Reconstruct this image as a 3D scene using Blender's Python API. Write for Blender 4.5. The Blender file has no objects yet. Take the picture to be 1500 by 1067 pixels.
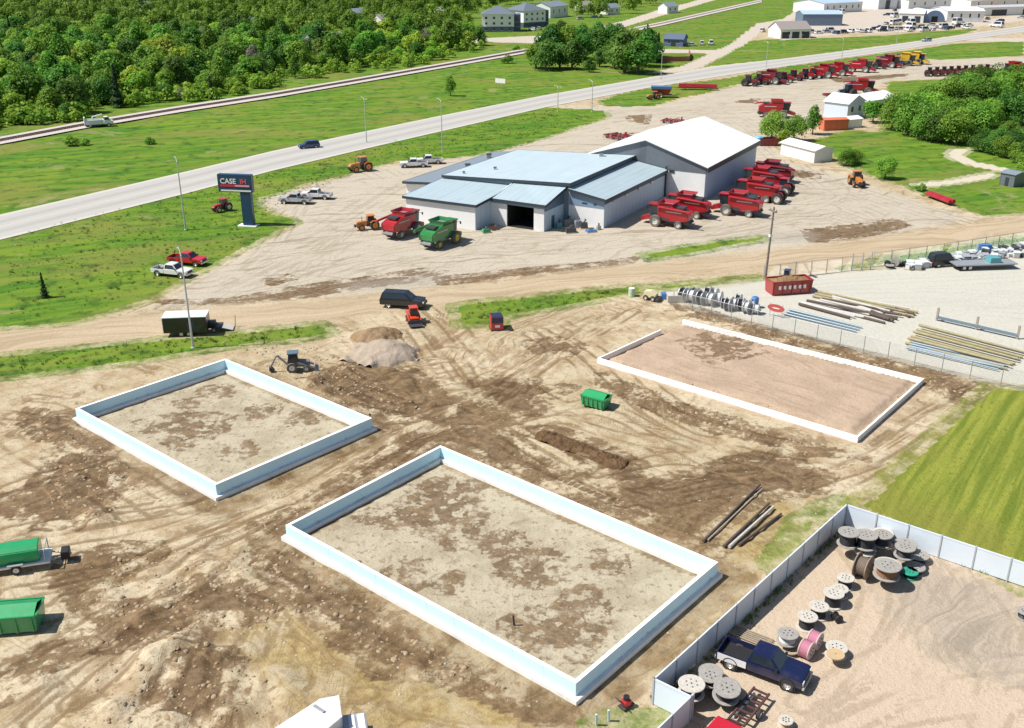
import bpy, bmesh, math, random
import numpy as np
from mathutils import Vector, Matrix
random.seed(7); rng = np.random.default_rng(7)
R = math.radians
sc = bpy.context.scene
C = sc.collection
# ------------------------------------------------------------------ camera, sky, sun, exposure
F, CX, CY, PIT, H = 1475.0, 750.0, 533.5, R(22.87), 44.0      # from the three foundations' vanishing points
cd = bpy.data.cameras.new('camera'); cam = bpy.data.objects.new('camera', cd); C.objects.link(cam)
cam.location = (0, 0, H); cam.rotation_euler = (R(90) - PIT, 0, 0)
cd.sensor_width = 36; cd.lens = 36 * F / 1500; cd.clip_start = 0.5; cd.clip_end = 9000
sc.camera = cam
SX, SY, EL = -1.0, -0.14, R(54)
_n = math.hypot(SX, SY); SUN = Vector((SX/_n*math.cos(EL), SY/_n*math.cos(EL), math.sin(EL)))
w = bpy.data.worlds.new('World'); sc.world = w; w.use_nodes = True
nt = w.node_tree; bg = nt.nodes['Background']
sky = nt.nodes.new('ShaderNodeTexSky'); sky.sky_type = 'NISHITA'; sky.sun_disc = False
sky.sun_elevation = EL; sky.sun_rotation = math.atan2(SUN.x, SUN.y)
nt.links.new(sky.outputs[0], bg.inputs[0]); bg.inputs[1].default_value = 0.078
ld = bpy.data.lights.new('sun', 'SUN'); ld.energy = 5.0; ld.angle = R(0.53); ld.color = (1, .955, .88)
sun = bpy.data.objects.new('sun', ld); C.objects.link(sun); sun.rotation_euler = SUN.to_track_quat('Z', 'Y').to_euler()
sun.location = (-80, -10, 120)
sc.view_settings.view_transform = 'Standard'; sc.view_settings.look = 'None'
sc.view_settings.exposure = 0.30; sc.view_settings.gamma = 1
sc.cycles.max_bounces = 5; sc.cycles.diffuse_bounces = 3; sc.cycles.transparent_max_bounces = 8

def G(px, py, z=0.0):
    """point of the place at height z that the photo shows at this spot (site survey)"""
    u = (px-CX)/F; v = (py-CY)/F
    dy = math.cos(PIT)-v*math.sin(PIT); dz = -math.sin(PIT)-v*math.cos(PIT)
    t = (H-z)/(-dz)
    return Vector((u*t, dy*t, z))

# ------------------------------------------------------------------ materials
class NT:
    def __init__(s, name):
        s.m = bpy.data.materials.new(name); s.m.use_nodes = True
        s.t = s.m.node_tree; s.b = s.t.nodes['Principled BSDF']; s.out = s.t.nodes['Material Output']
    def n(s, typ, ins=None, **props):
        d = s.t.nodes.new(typ)
        for k, v in props.items(): setattr(d, k, v)
        for k, v in (ins or {}).items(): s.put(d.inputs[k], v)
        return d
    def put(s, sock, v):
        if isinstance(v, bpy.types.NodeSocket): s.t.links.new(v, sock)
        elif isinstance(v, (tuple, list)) and len(v) == 3 and sock.type == 'RGBA': sock.default_value = (*v, 1)
        else: sock.default_value = v
    def math(s, op, a, b=0.0, clamp=False):
        d = s.t.nodes.new('ShaderNodeMath'); d.operation = op; d.use_clamp = clamp
        s.put(d.inputs[0], a); s.put(d.inputs[1], b); return d.outputs[0]
    def mix(s, f, a, b, mode='MIX'):
        d = s.t.nodes.new('ShaderNodeMix'); d.data_type = 'RGBA'; d.blend_type = mode
        s.put(d.inputs[0], f); s.put(d.inputs[6], a); s.put(d.inputs[7], b); return d.outputs[2]
    def noise(s, vec, scale, detail=3.0, rough=0.55, dist=0.0):
        d = s.n('ShaderNodeTexNoise', {'Vector': vec, 'Scale': scale, 'Detail': detail, 'Roughness': rough, 'Distortion': dist})
        return d.outputs[0]
    def step(s, v, lo, hi):
        d = s.t.nodes.new('ShaderNodeMapRange'); d.interpolation_type = 'SMOOTHSTEP'
        s.put(d.inputs[0], v); d.inputs[1].default_value = lo; d.inputs[2].default_value = hi; return d.outputs[0]
    def map(s, vec, rot=0.0, scale=(1, 1, 1)):
        a = s.n('ShaderNodeMapping', {'Vector': vec}); a.inputs['Rotation'].default_value = (0, 0, rot)
        b = s.n('ShaderNodeMapping', {'Vector': a.outputs[0]}); b.inputs['Scale'].default_value = scale
        return b.outputs[0]
    def obj(s): return s.n('ShaderNodeTexCoord').outputs['Object']
    def attr(s, name): return s.n('ShaderNodeAttribute', attribute_name=name).outputs['Fac']

MATS = {}
def M(name, col=(.5, .5, .5), rough=.6, metal=0.0, var=.12, scale=3.0, bump=0.0, coat=0.0, ribs=0.0, dirt=0.0, splash=0.0, randv=0.0, seam=0.0, rot=0.0):
    """painted / metal / wood surface with uneven tone, optional sheet ribs and dust near the bottom edges"""
    if name in MATS: return MATS[name]
    q = NT(name); o = q.obj()
    nz = q.noise(o, scale, 5, .6)
    c = q.mix(nz, tuple(x*(1-var) for x in col), tuple(min(1, x*(1+var)) for x in col))
    if dirt:
        d = q.step(q.noise(o, scale*.35, 6, .7), .48, .72)
        c = q.mix(q.math('MULTIPLY', d, dirt), c, (.32, .26, .18))
    if splash:
        zc = q.n('ShaderNodeSeparateXYZ', {0: o}).outputs[2]; sm = q.step(q.math('ADD', q.math('MULTIPLY', q.math('SUBTRACT', .42, zc), 1.6), q.math('MULTIPLY', q.math('SUBTRACT', q.noise(o, 1.4, 6, .7), .5), 2.6)), .0, .5)
        c = q.mix(q.math('MULTIPLY', sm, splash), c, (.34, .26, .16))
        jz = q.math('LESS_THAN', q.math('FRACT', q.math('MULTIPLY', zc, 2.4)), .045)
        c = q.mix(q.math('MULTIPLY', jz, .25), c, (.35, .42, .46))
    if randv:
        r = q.n('ShaderNodeObjectInfo').outputs['Random']
        k = q.math('ADD', q.math('MULTIPLY', r, 2*randv), 1-randv)
        h = q.n('ShaderNodeHueSaturation', {'Color': c, 'Value': k}); c = h.outputs[0]
    if seam:
        sx = q.n('ShaderNodeSeparateXYZ', {0: q.map(o, -rot)})
        def line(v, s_): return q.math('LESS_THAN', q.math('FRACT', q.math('MULTIPLY', v, s_)), .09)
        ln = q.math('MAXIMUM', line(sx.outputs[0], seam), line(sx.outputs[1], seam*.11)) if seam > 0 else line(sx.outputs[1], -seam)
        st = q.step(q.noise(q.map(o, -rot, (.12, .9, 1)), 1.0, 5, .65), .45, .75)
        c = q.mix(q.math('MULTIPLY', ln, .30), c, tuple(x*.45 for x in col)); c = q.mix(q.math('MULTIPLY', st, .35), c, tuple(x*.72 for x in col))
    q.put(q.b.inputs['Base Color'], c)
    q.put(q.b.inputs['Roughness'], q.math('ADD', q.math('MULTIPLY', nz, .2), rough-.1))
    q.b.inputs['Metallic'].default_value = metal
    q.b.inputs['Coat Weight'].default_value = coat; q.b.inputs['Coat Roughness'].default_value = .15
    h = None
    if bump: h = q.math('MULTIPLY', q.noise(o, scale*5, 4), bump)
    if ribs:
        wv = q.n('ShaderNodeTexWave', {'Vector': o, 'Scale': ribs}); wv.bands_direction = 'X'
        wy = q.n('ShaderNodeTexWave', {'Vector': o, 'Scale': ribs}); wy.bands_direction = 'Y'
        rb = q.math('MULTIPLY', q.math('ADD', wv.outputs['Fac'], wy.outputs['Fac']), .5)
        h = q.math('MULTIPLY', rb, .5) if h is None else q.math('ADD', h, rb)
    if h is not None:
        bp = q.n('ShaderNodeBump', {'Height': h, 'Strength': .5, 'Distance': .03}); q.put(q.b.inputs['Normal'], bp.outputs[0])
    MATS[name] = q.m; return q.m

glass = M('dark_glass', (.02, .03, .04), .12, var=.3, coat=.5)
rubber = M('tyre_rubber', (.035, .034, .033), .85, var=.3, dirt=.5)
dusty = M('dusty_tyre', (.12, .115, .105), .9, var=.3, dirt=.8)
chrome = M('bright_metal', (.62, .63, .65), .35, .7)
galv = M('galvanised_steel', (.42, .44, .46), .5, .5)
steel = M('dark_steel', (.07, .07, .075), .5, .3)
black = M('black_plastic', (.02, .02, .022), .55)
lampm = M('lamp_lens', (.75, .75, .7), .2)
redlens = M('tail_lens', (.4, .02, .02), .3)
wood = M('weathered_wood', (.36, .30, .22), .85, var=.35, scale=5, bump=.5)
greywood = M('grey_wood', (.31, .295, .27), .85, var=.45, scale=5, bump=.5)
palewood = M('pale_wood', (.50, .47, .42), .85, var=.4, scale=5, bump=.5)
white = M('white_paint', (.8, .8, .79), .4, var=.04, coat=.2)

# ------------------------------------------------------------------ mesh builder
class MB:
    def __init__(s): s.v = []; s.f = []
    def add(s, vs, fs):
        k = len(s.v); s.v += [tuple(p) for p in vs]; s.f += [tuple(i+k for i in f) for f in fs]; return s
    def hexa(s, p):      # four bottom points (ccw), four top points
        return s.add(p, [(3, 2, 1, 0), (4, 5, 6, 7), (0, 1, 5, 4), (1, 2, 6, 5), (2, 3, 7, 6), (3, 0, 4, 7)])
    def box(s, x0, x1, y0, y1, z0, z1):
        return s.hexa([(x0, y0, z0), (x1, y0, z0), (x1, y1, z0), (x0, y1, z0), (x0, y0, z1), (x1, y0, z1), (x1, y1, z1), (x0, y1, z1)])
    def taper(s, b, zb, t, zt):   # (x0,x1,y0,y1) bottom and top
        return s.hexa([(b[0], b[2], zb), (b[1], b[2], zb), (b[1], b[3], zb), (b[0], b[3], zb), (t[0], t[2], zt), (t[1], t[2], zt), (t[1], t[3], zt), (t[0], t[3], zt)])
    def side(s, prof, y0, y1):    # profile in x,z pushed across y
        n = len(prof)
        vs = [(x, y0, z) for x, z in prof]+[(x, y1, z) for x, z in prof]
        return s.add(vs, [tuple(range(n)), tuple(range(2*n-1, n-1, -1))]+[(i, i+n, (i+1) % n+n, (i+1) % n) for i in range(n)])
    def prism(s, poly, z0, z1):
        n = len(poly); vs = [(x, y, z0) for x, y in poly]+[(x, y, z1) for x, y in poly]
        return s.add(vs, [tuple(range(n-1, -1, -1)), tuple(range(n, 2*n))]+[(i, (i+1) % n, (i+1) % n+n, i+n) for i in range(n)])
    def tube(s, p0, p1, r0, r1=None, n=8):
        r1 = r0 if r1 is None else r1
        p0 = Vector(p0); p1 = Vector(p1); d = (p1-p0).normalized()
        a = d.orthogonal().normalized(); b = d.cross(a)
        vs = []
        for p, r in ((p0, r0), (p1, r1)):
            vs += [p+(a*math.cos(2*math.pi*i/n)+b*math.sin(2*math.pi*i/n))*r for i in range(n)]
        return s.add(vs, [tuple(range(n-1, -1, -1)), tuple(range(n, 2*n))]+[(i, (i+1) % n, (i+1) % n+n, i+n) for i in range(n)])
    def path(s, pts, r, n=6):
        for a, b in zip(pts[:-1], pts[1:]): s.tube(a, b, r, r, n)
        return s
    def lathe(s, prof, axis='y', n=18, c=(0, 0, 0)):   # profile (radius, height) round an axis
        vs = []
        for r, h in prof:
            for i in range(n):
                a = 2*math.pi*i/n; u, v = r*math.cos(a), r*math.sin(a)
                vs.append({'z': (u, v, h), 'y': (u, h, v), 'x': (h, u, v)}[axis])
        vs = [(x+c[0], y+c[1], z+c[2]) for x, y, z in vs]
        m = len(prof)
        fs = [(j*n+i, j*n+(i+1) % n, (j+1) % m*n+(i+1) % n, (j+1) % m*n+i) for j in range(m) for i in range(n)]
        return s.add(vs, fs)
    def quad(s, a, b, c, d): return s.add([a, b, c, d], [(0, 1, 2, 3)])
    def slab(s, pts, t):          # flat polygon with thickness along its normal (downwards)
        p = [Vector(x) for x in pts]; nn = (p[1]-p[0]).cross(p[2]-p[0]).normalized()
        q = [x-nn*t for x in p]; n = len(p)
        return s.add(p+q, [tuple(range(n)), tuple(range(2*n-1, n-1, -1))]+[(i, i+n, (i+1) % n+n, (i+1) % n) for i in range(n)])
    def build(s, name, mat, parent=None, bevel=0.0, smooth=False):
        me = bpy.data.meshes.new(name); me.from_pydata(s.v, [], s.f)
        bm = bmesh.new(); bm.from_mesh(me)
        bmesh.ops.recalc_face_normals(bm, faces=bm.faces)
        if bevel:
            bmesh.ops.bevel(bm, geom=bm.edges[:], offset=bevel, segments=2, affect='EDGES', clamp_overlap=True)
        if smooth:
            for f in bm.faces: f.smooth = True
        bm.to_mesh(me); bm.free(); me.materials.append(mat)
        o = bpy.data.objects.new(name, me); C.objects.link(o)
        if parent: o.parent = parent
        return o

def tag(o, label=None, cat=None, group=None, kind=None):
    if label: o['label'] = label
    if cat: o['category'] = cat
    if group: o['group'] = group
    if kind: o['kind'] = kind
    return o
def thing(name, loc=(0, 0, 0), rz=0.0):
    o = bpy.data.objects.new(name, None); C.objects.link(o); o.location = loc; o.rotation_euler = (0, 0, rz); return o
def dup(o, parent=None):
    c = o.copy(); C.objects.link(c)
    if parent: c.parent = parent
    for ch in list(KIDS(o)): dup(ch, c)
    return c
def KIDS(o): return [x for x in o.children]
class Kind:
    """one kind of thing: first use places the built one, later uses copy it with all its parts"""
    def __init__(s, fn): s.fn = fn; s.root = None
    def put(s, px, py, ang, label, cat, group=None, scale=1.0, z=0.0, ref=None):
        if s.root is None: s.root = o = s.fn()
        else: o = dup(s.root)
        p = G(px, py, 0) if isinstance(px, (int, float)) else Vector(px)
        a = R(ang)
        if ref: p = p-Vector((ref[0]*math.cos(a)-ref[1]*math.sin(a), ref[0]*math.sin(a)+ref[1]*math.cos(a), 0))*scale
        o.location = (p.x, p.y, z if isinstance(px, (int, float)) else p.z); o.rotation_euler = (0, 0, a); o.scale = (scale,)*3
        for k in ('group',):
            if k in o: del o[k]
        return tag(o, label, cat, group)
def arrays(name, v, f, mat):
    v = np.asarray(v, np.float32); f = np.asarray(f, np.int32); k = f.shape[1]
    me = bpy.data.meshes.new(name); me.vertices.add(len(v)); me.vertices.foreach_set('co', v.ravel())
    me.loops.add(f.size); me.loops.foreach_set('vertex_index', f.ravel())
    me.polygons.add(len(f)); me.polygons.foreach_set('loop_start', np.arange(0, f.size, k, dtype=np.int32))
    me.update(calc_edges=True); me.validate(); me.materials.append(mat); return me

# smooth value noise for terrain heights
_perm = rng.random((256, 256))
def vnoise(x, y):
    xi = np.floor(x).astype(int); yi = np.floor(y).astype(int); fx = x-xi; fy = y-yi
    fx = fx*fx*(3-2*fx); fy = fy*fy*(3-2*fy)
    g = lambda a, b: _perm[a % 256, b % 256]
    return (g(xi, yi)*(1-fx)+g(xi+1, yi)*fx)*(1-fy)+(g(xi, yi+1)*(1-fx)+g(xi+1, yi+1)*fx)*fy
def fbm(x, y, o=4):
    s = 0; a = .5
    for i in range(o): s = s+a*(vnoise(x+17*i, y+31*i)-.5); x = x*2.03; y = y*2.03; a *= .55
    return s

# ------------------------------------------------------------------ terrain: which soil lies where (surveyed outlines)
def W(pts): return np.array([tuple(G(*p)[:2]) for p in pts])
AREA = {
 'grass': [  # true: grass, everything else is bare soil
  [(-400,200),(-400,500),(0,482),(107,475),(165,458),(222,440),(267,415),(326,383),(370,360),(404,342),(424,334),(440,326),(430,318),(405,314),(380,300),(385,290),(413,283),(450,270),(480,264),(512,256),(545,246),(587,236),(620,236),(690,229),(740,219),(788,206),(850,186),(893,172),(888,164),(860,160),(800,158),(780,100),(500,60)],
  [(-900,-40),(-400,330),(0,330),(780,150),(950,114),(1010,100),(1081,60),(1112,37),(1150,28),(1195,0),(1230,-40)],
  [(1015,100),(1090,92),(1150,86),(1300,66),(1400,52),(1440,42),(1400,44),(1300,52),(1190,57),(1120,58),(1085,62)],
  [(877,149),(900,140),(940,131),(1000,122),(1060,116),(1150,98),(1250,84),(1345,72),(1400,64),(1500,60),(1500,82),(1380,88),(1340,86),(1280,92),(1180,106),(1110,118),(1060,128),(1040,136),(1000,143),(960,155),(917,157),(885,155)],
  [(1190,206),(1240,190),(1290,195),(1300,120),(1500,110),(1800,160),(1800,310),(1500,314),(1440,317),(1405,305),(1360,288),(1330,275),(1285,262),(1240,245),(1215,225),(1180,215)],
  [(-300,535),(0,519),(120,508),(240,495),(330,488),(420,478),(470,472),(482,478),(490,490),(440,499),(390,505),(310,514),(200,532),(100,545),(0,556),(-300,590)],
  [(662,447),(700,441),(850,425),(938,417),(948,425),(930,432),(900,438),(800,455),(742,466),(735,480),(668,478)],
  [(945,420),(1020,412),(1110,404),(1115,409),(1050,415),(1000,424),(960,426)],
  [(1232,394),(1300,375),(1400,360),(1500,345),(1700,320),(1700,340),(1500,357),(1400,372),(1330,386)],
  [(938,372),(990,362),(1060,352),(1120,345),(1125,352),(1080,360),(1010,374),(950,382)],
  [(1165,760),(1200,742),(1232,730),(1236,742),(1185,790),(1130,835),(1120,828),(1150,790)],
  [(868,1060),(905,1050),(950,1052),(985,1045),(990,1075),(860,1080)],
  [(-2000,-80),(-400,-40),(700,-40),(700,80),(-400,330),(-2000,600)],
 ],
 'mow': [[(1446,564),(1500,568),(1800,590),(1800,1010),(1500,868),(1400,812),(1330,780),(1243,740),(1272,724),(1300,695),(1350,650),(1400,605)]],
 'road': [[(-300,490),(0,482),(107,475),(222,458),(330,448),(430,442),(560,432),(700,416),(900,391),(1100,372),(1300,345),(1500,317),(1900,270),(1900,290),(1500,345),(1380,360),(1260,378),(1200,386),(1000,403),(800,427),(660,446),(560,461),(480,471),(350,482),(250,495),(0,519),(-300,537)]],
 'sidestreet': [[(940,109),(1000,97),(1073,63),(1108,35),(1148,28),(1195,-5),(1215,-5),(1160,30),(1122,42),(1090,66),(1030,98),(1000,105)],
  [(880,40),(930,26),(960,16),(1010,4),(1060,-12),(1090,-12),(1000,14),(940,32),(900,44),(880,50)], [(905,64),(960,72),(1060,74),(1060,78),(960,78),(905,70)],
  [(1270,44),(1340,38),(1440,30),(1500,20),(1500,30),(1440,38),(1340,46),(1270,50)], [(1400,55),(1500,56),(1500,62),(1420,60)],
  [(1142,60),(1270,46),(1330,20),(1500,8),(1500,-60),(1200,-60),(1205,0),(1165,30)],
  [(710,56),(800,52),(840,58),(790,64),(715,62)], [(690,48),(706,44),(712,62),(695,64)]],
 'path': [[(1385,226),(1395,219),(1420,217),(1425,222),(1412,228),(1425,236),(1460,243),(1490,250),(1470,252),(1425,244),(1392,234)],[(1335,270),(1400,262),(1450,252),(1462,256),(1450,262),(1400,270),(1350,276)]],
 'yard': [[(800,157),(870,157),(960,157),(1040,137),(1110,119),(1340,88),(1500,83),(1700,75),(1700,108),(1500,110),(1300,118),(1240,150),(1190,178),(1130,215),(1150,235),(1250,262),(1330,290),(1430,322),(1300,345),(1100,370),(900,390),(700,412),(560,430),(430,440),(225,456),(267,418),(330,385),(404,345),(440,326),(385,300),(385,290),(480,266),(545,248),(690,230),(788,207),(893,173)]],
 'compound': [[(972,428),(1060,418),(1115,410),(1210,400),(1330,390),(1500,362),(1800,320),(1800,640),(1500,568),(1400,548),(1300,524),(1100,473),(985,444)]],
 'inner': [[(1240,742),(1500,855),(1900,1000),(1900,1200),(940,1100),(1013,1052),(960,1027)]],
 'pinkfill': [],
 'damp': [
  [(75,662),(110,658),(165,660),(182,690),(160,720),(178,715),(150,750),(110,770),(60,768),(0,742),(0,728),(50,715),(68,690)],
  [(40,600),(110,615),(160,650),(130,655),(60,640),(40,620)],
  [(84,836),(100,820),(160,802),(234,798),(232,815),(180,840),(130,862),(88,855)],
  [(106,872),(140,858),(158,865),(140,888),(118,890)],
  [(108,908),(140,892),(200,885),(240,878),(285,855),(330,852),(362,868),(400,885),(390,900),(330,905),(290,905),(300,935),(220,938),(140,946),(122,925)],
  [(372,770),(418,800),(500,860),(560,905),(640,955),(760,1012),(838,1040),(800,1052),(720,1020),(640,992),(560,985),(490,930),(450,895),(385,835)],
  [(376,790),(440,740),(520,688),(590,645),(640,625),(700,618),(762,640),(776,662),(745,690),(700,665),(645,648),(560,690),(470,735),(415,765)],
  [(436,560),(480,545),(540,527),(580,532),(612,547),(635,560),(645,585),(660,597),(600,618),(530,602),(470,570)],
  [(690,555),(740,552),(785,562),(840,568),(790,585),(792,600),(755,612),(718,590)],
  [(772,502),(800,496),(840,498),(852,508),(830,520),(790,516)],
  [(898,712),(950,690),(990,700),(1040,682),(1100,668),(1150,665),(1215,698),(1205,716),(1150,722),(1100,735),(1070,762),(1020,792),(980,775),(940,750),(890,735)],
  [(650,648),(700,662),(760,688),(900,745),(1040,812),(1060,805),(935,735),(820,688),(755,655),(690,640)],
  [(530,757),(570,745),(600,732),(640,705),(690,700),(705,710),(690,740),(715,742),(690,768),(620,780),(560,766)],
  [(722,786),(755,784),(760,800),(740,808),(720,804)], [(735,835),(760,815),(800,812),(835,828),(800,850),(765,852)], [(880,812),(905,815),(910,830),(885,836)],
  [(572,842),(600,826),(622,826),(620,850),(598,862)], [(740,915),(775,900),(820,890),(862,882),(880,890),(870,930),(850,960),(810,962),(760,935)],
  [(200,622),(240,612),(300,608),(335,612),(320,636),(290,645),(262,655),(240,640)],
  [(0,978),(60,950),(108,938),(100,962),(40,1000),(0,1024)], [(250,985),(300,955),(330,955),(352,1010),(318,1067),(230,1067),(215,1040)],
  [(1000,506),(1060,490),(1085,505),(1120,520),(1040,536)],
  [(880,548),(930,568),(1000,594),(1100,624),(1180,652),(1260,668),(1180,662),(1050,630),(960,600),(885,562)],
  [(985,440),(1100,476),(1200,502),(1300,530),(1440,566),(1410,592),(1370,570),(1330,556),(1150,502),(1010,460)],
  [(1180,338),(1260,330),(1310,322),(1330,330),(1250,350),(1190,354)],
  [(240,442),(330,440),(420,424),(500,412),(560,405),(620,402),(600,412),(500,425),(430,438),(330,445)], [(640,408),(760,396),(880,386),(930,378),(920,385),(780,405),(650,416)],
  [(390,410),(420,404),(430,408),(400,416)], [(560,404),(620,395),(650,398),(600,408)],
  [(1185,215),(1290,205),(1285,212),(1200,222)], [(1110,240),(1200,255),(1195,262),(1110,250)],
  [(1215,115),(1330,108),(1330,112),(1230,122)], [(1070,150),(1110,144),(1105,152)], [(920,170),(950,168),(948,182),(925,178)],
  [(782,628),(800,626),(860,642),(945,682),(915,700),(870,690),(850,668)],
  [(560,690),(600,680),(610,690),(575,700)], [(655,790),(690,784),(700,796),(665,800)], [(840,870),(860,866),(866,880),(845,884)], [(640,850),(665,846),(660,862)], [(300,570),(330,566),(335,578),(305,582)], [(370,600),(400,596),(404,606),(376,612)], [(260,590),(280,588),(278,598)], [(330,660),(360,650),(364,662),(338,670)], [(420,612),(450,606),(455,618),(428,622)],
  [(640,640),(660,590),(690,575),(720,600),(760,615),(700,625)],
 ],
 'greyish': [[(500,415),(640,400),(640,412),(520,428)],[(1095,346),(1140,338),(1200,343),(1180,355),(1110,356)],[(1280,800),(1500,870),(1500,1000),(1380,960),(1280,860)]],
 'ochre': [
  [(350,908),(420,888),(490,902),(560,940),(620,985),(700,1012),(770,1045),(770,1080),(470,1080),(430,1010),(372,960),(330,935)],
  [(1052,842),(1085,850),(1040,900),(960,965),(880,1015),(850,1038),(870,1010),(940,950)],
  [(412,795),(440,806),(540,870),(640,930),(760,990),(842,1030),(835,1042),(700,980),(620,940),(520,880),(420,815)],
  [(120,845),(180,815),(215,815),(180,845),(140,860)], [(1030,775),(1120,720),(1200,735),(1130,830),(1060,840)], [(290,740),(320,735),(420,690),(540,632),(560,640),(440,700),(320,745)],
 ],
 'rough': [
  [(130,960),(240,920),(330,900),(380,930),(440,1000),(470,1090),(100,1090),(120,1000)],
  [(372,772),(418,805),(640,965),(838,1045),(780,1060),(560,990),(430,900),(380,840)],
  [(40,600),(110,590),(170,650),(230,700),(160,760),(60,770)], [(985,440),(1440,566),(1410,592),(1010,462)], [(880,548),(1260,668),(1180,672),(960,605)],
  [(400,520),(640,520),(680,600),(520,640),(430,570)], [(330,520),(480,500),(500,540),(440,560),(350,535)],
  [(130,790),(560,800),(500,930),(330,900),(200,960),(100,900)],
 ],
 'tracks': [  # wheel ruts run along the site's long axis here
  [(300,760),(560,625),(640,600),(760,560),(700,640),(560,680),(420,760),(300,860),(130,960),(60,1000),(180,860)], [(500,560),(760,420),(900,460),(780,560),(650,640)]],
}
FOUND = {  # the three foundations' outer wall corners at wall-top height
 'big': ([(418,770),(645,653),(1052,824),(844,1002)], 1.3), 'small': ([(110,599),(330,526),(545,613),(316,711)], 1.3), 'filled': ([(875,525),(1000,468),(1354,555),(1257,641)], .55)}
FW = {k: [G(x, y, z) for x, y in p] for k, (p, z) in FOUND.items()}
def sd_poly(P, X, Y, cap=3.0):
    """signed distance to an outline, positive inside, clipped"""
    out = np.full(X.shape, -cap)
    m = (X > P[:, 0].min()-cap) & (X < P[:, 0].max()+cap) & (Y > P[:, 1].min()-cap) & (Y < P[:, 1].max()+cap)
    x, y = X[m], Y[m]
    if not len(x): return out
    d = np.full(x.shape, 1e9); ins = np.zeros(x.shape, bool); n = len(P)
    for i in range(n):
        ax, ay = P[i]; bx, by = P[(i+1) % n]; ex, ey = bx-ax, by-ay
        t = np.clip(((x-ax)*ex+(y-ay)*ey)/(ex*ex+ey*ey+1e-9), 0, 1)
        d = np.minimum(d, np.hypot(x-ax-t*ex, y-ay-t*ey))
        if ay != by:
            c = ((ay > y) != (by > y)) & (x < ex*(y-ay)/(by-ay)+ax); ins ^= c
    out[m] = np.clip(np.where(ins, d, -d), -cap, cap); return out
def axis(a, b, s, lo, hi, g):
    mid = list(np.arange(a, b+s, s)); up = []; v = mid[-1]; st = s
    while v < hi: st = st*g; v += st; up.append(v)
    dn = []; v = mid[0]; st = s
    while v > lo: st = st*g; v -= st; dn.append(v)
    return np.array(dn[::-1]+mid+up)
gx = axis(-46, 62, .42, -1500, 1500, 1.022); gy = axis(44, 140, .38, 20, 5000, 1.016)
X, Y = np.meshgrid(gx, gy); shp = X.shape; xf, yf = X.ravel(), Y.ravel()
cap = np.clip(.011*yf, 1.5, 9)
MASK = {k: np.max([sd_poly(W(p), xf, yf, 9) for p in v] or [np.full(xf.shape, -9.)], axis=0) for k, v in AREA.items()}
MASK['pinkfill'] = sd_poly(np.array([p[:2] for p in FW['filled']]), xf, yf, 9)
wall = np.max([sd_poly(np.array([p[:2] for p in FW[k]]), xf, yf, 9) for k in FW], axis=0)
MASK['floor'] = np.max([sd_poly(np.array([p[:2] for p in FW[k]]), xf, yf, 9) for k in ('big', 'small')], axis=0)
S01 = lambda v, a, b: np.clip((v-a)/(b-a), 0, 1)
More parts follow.
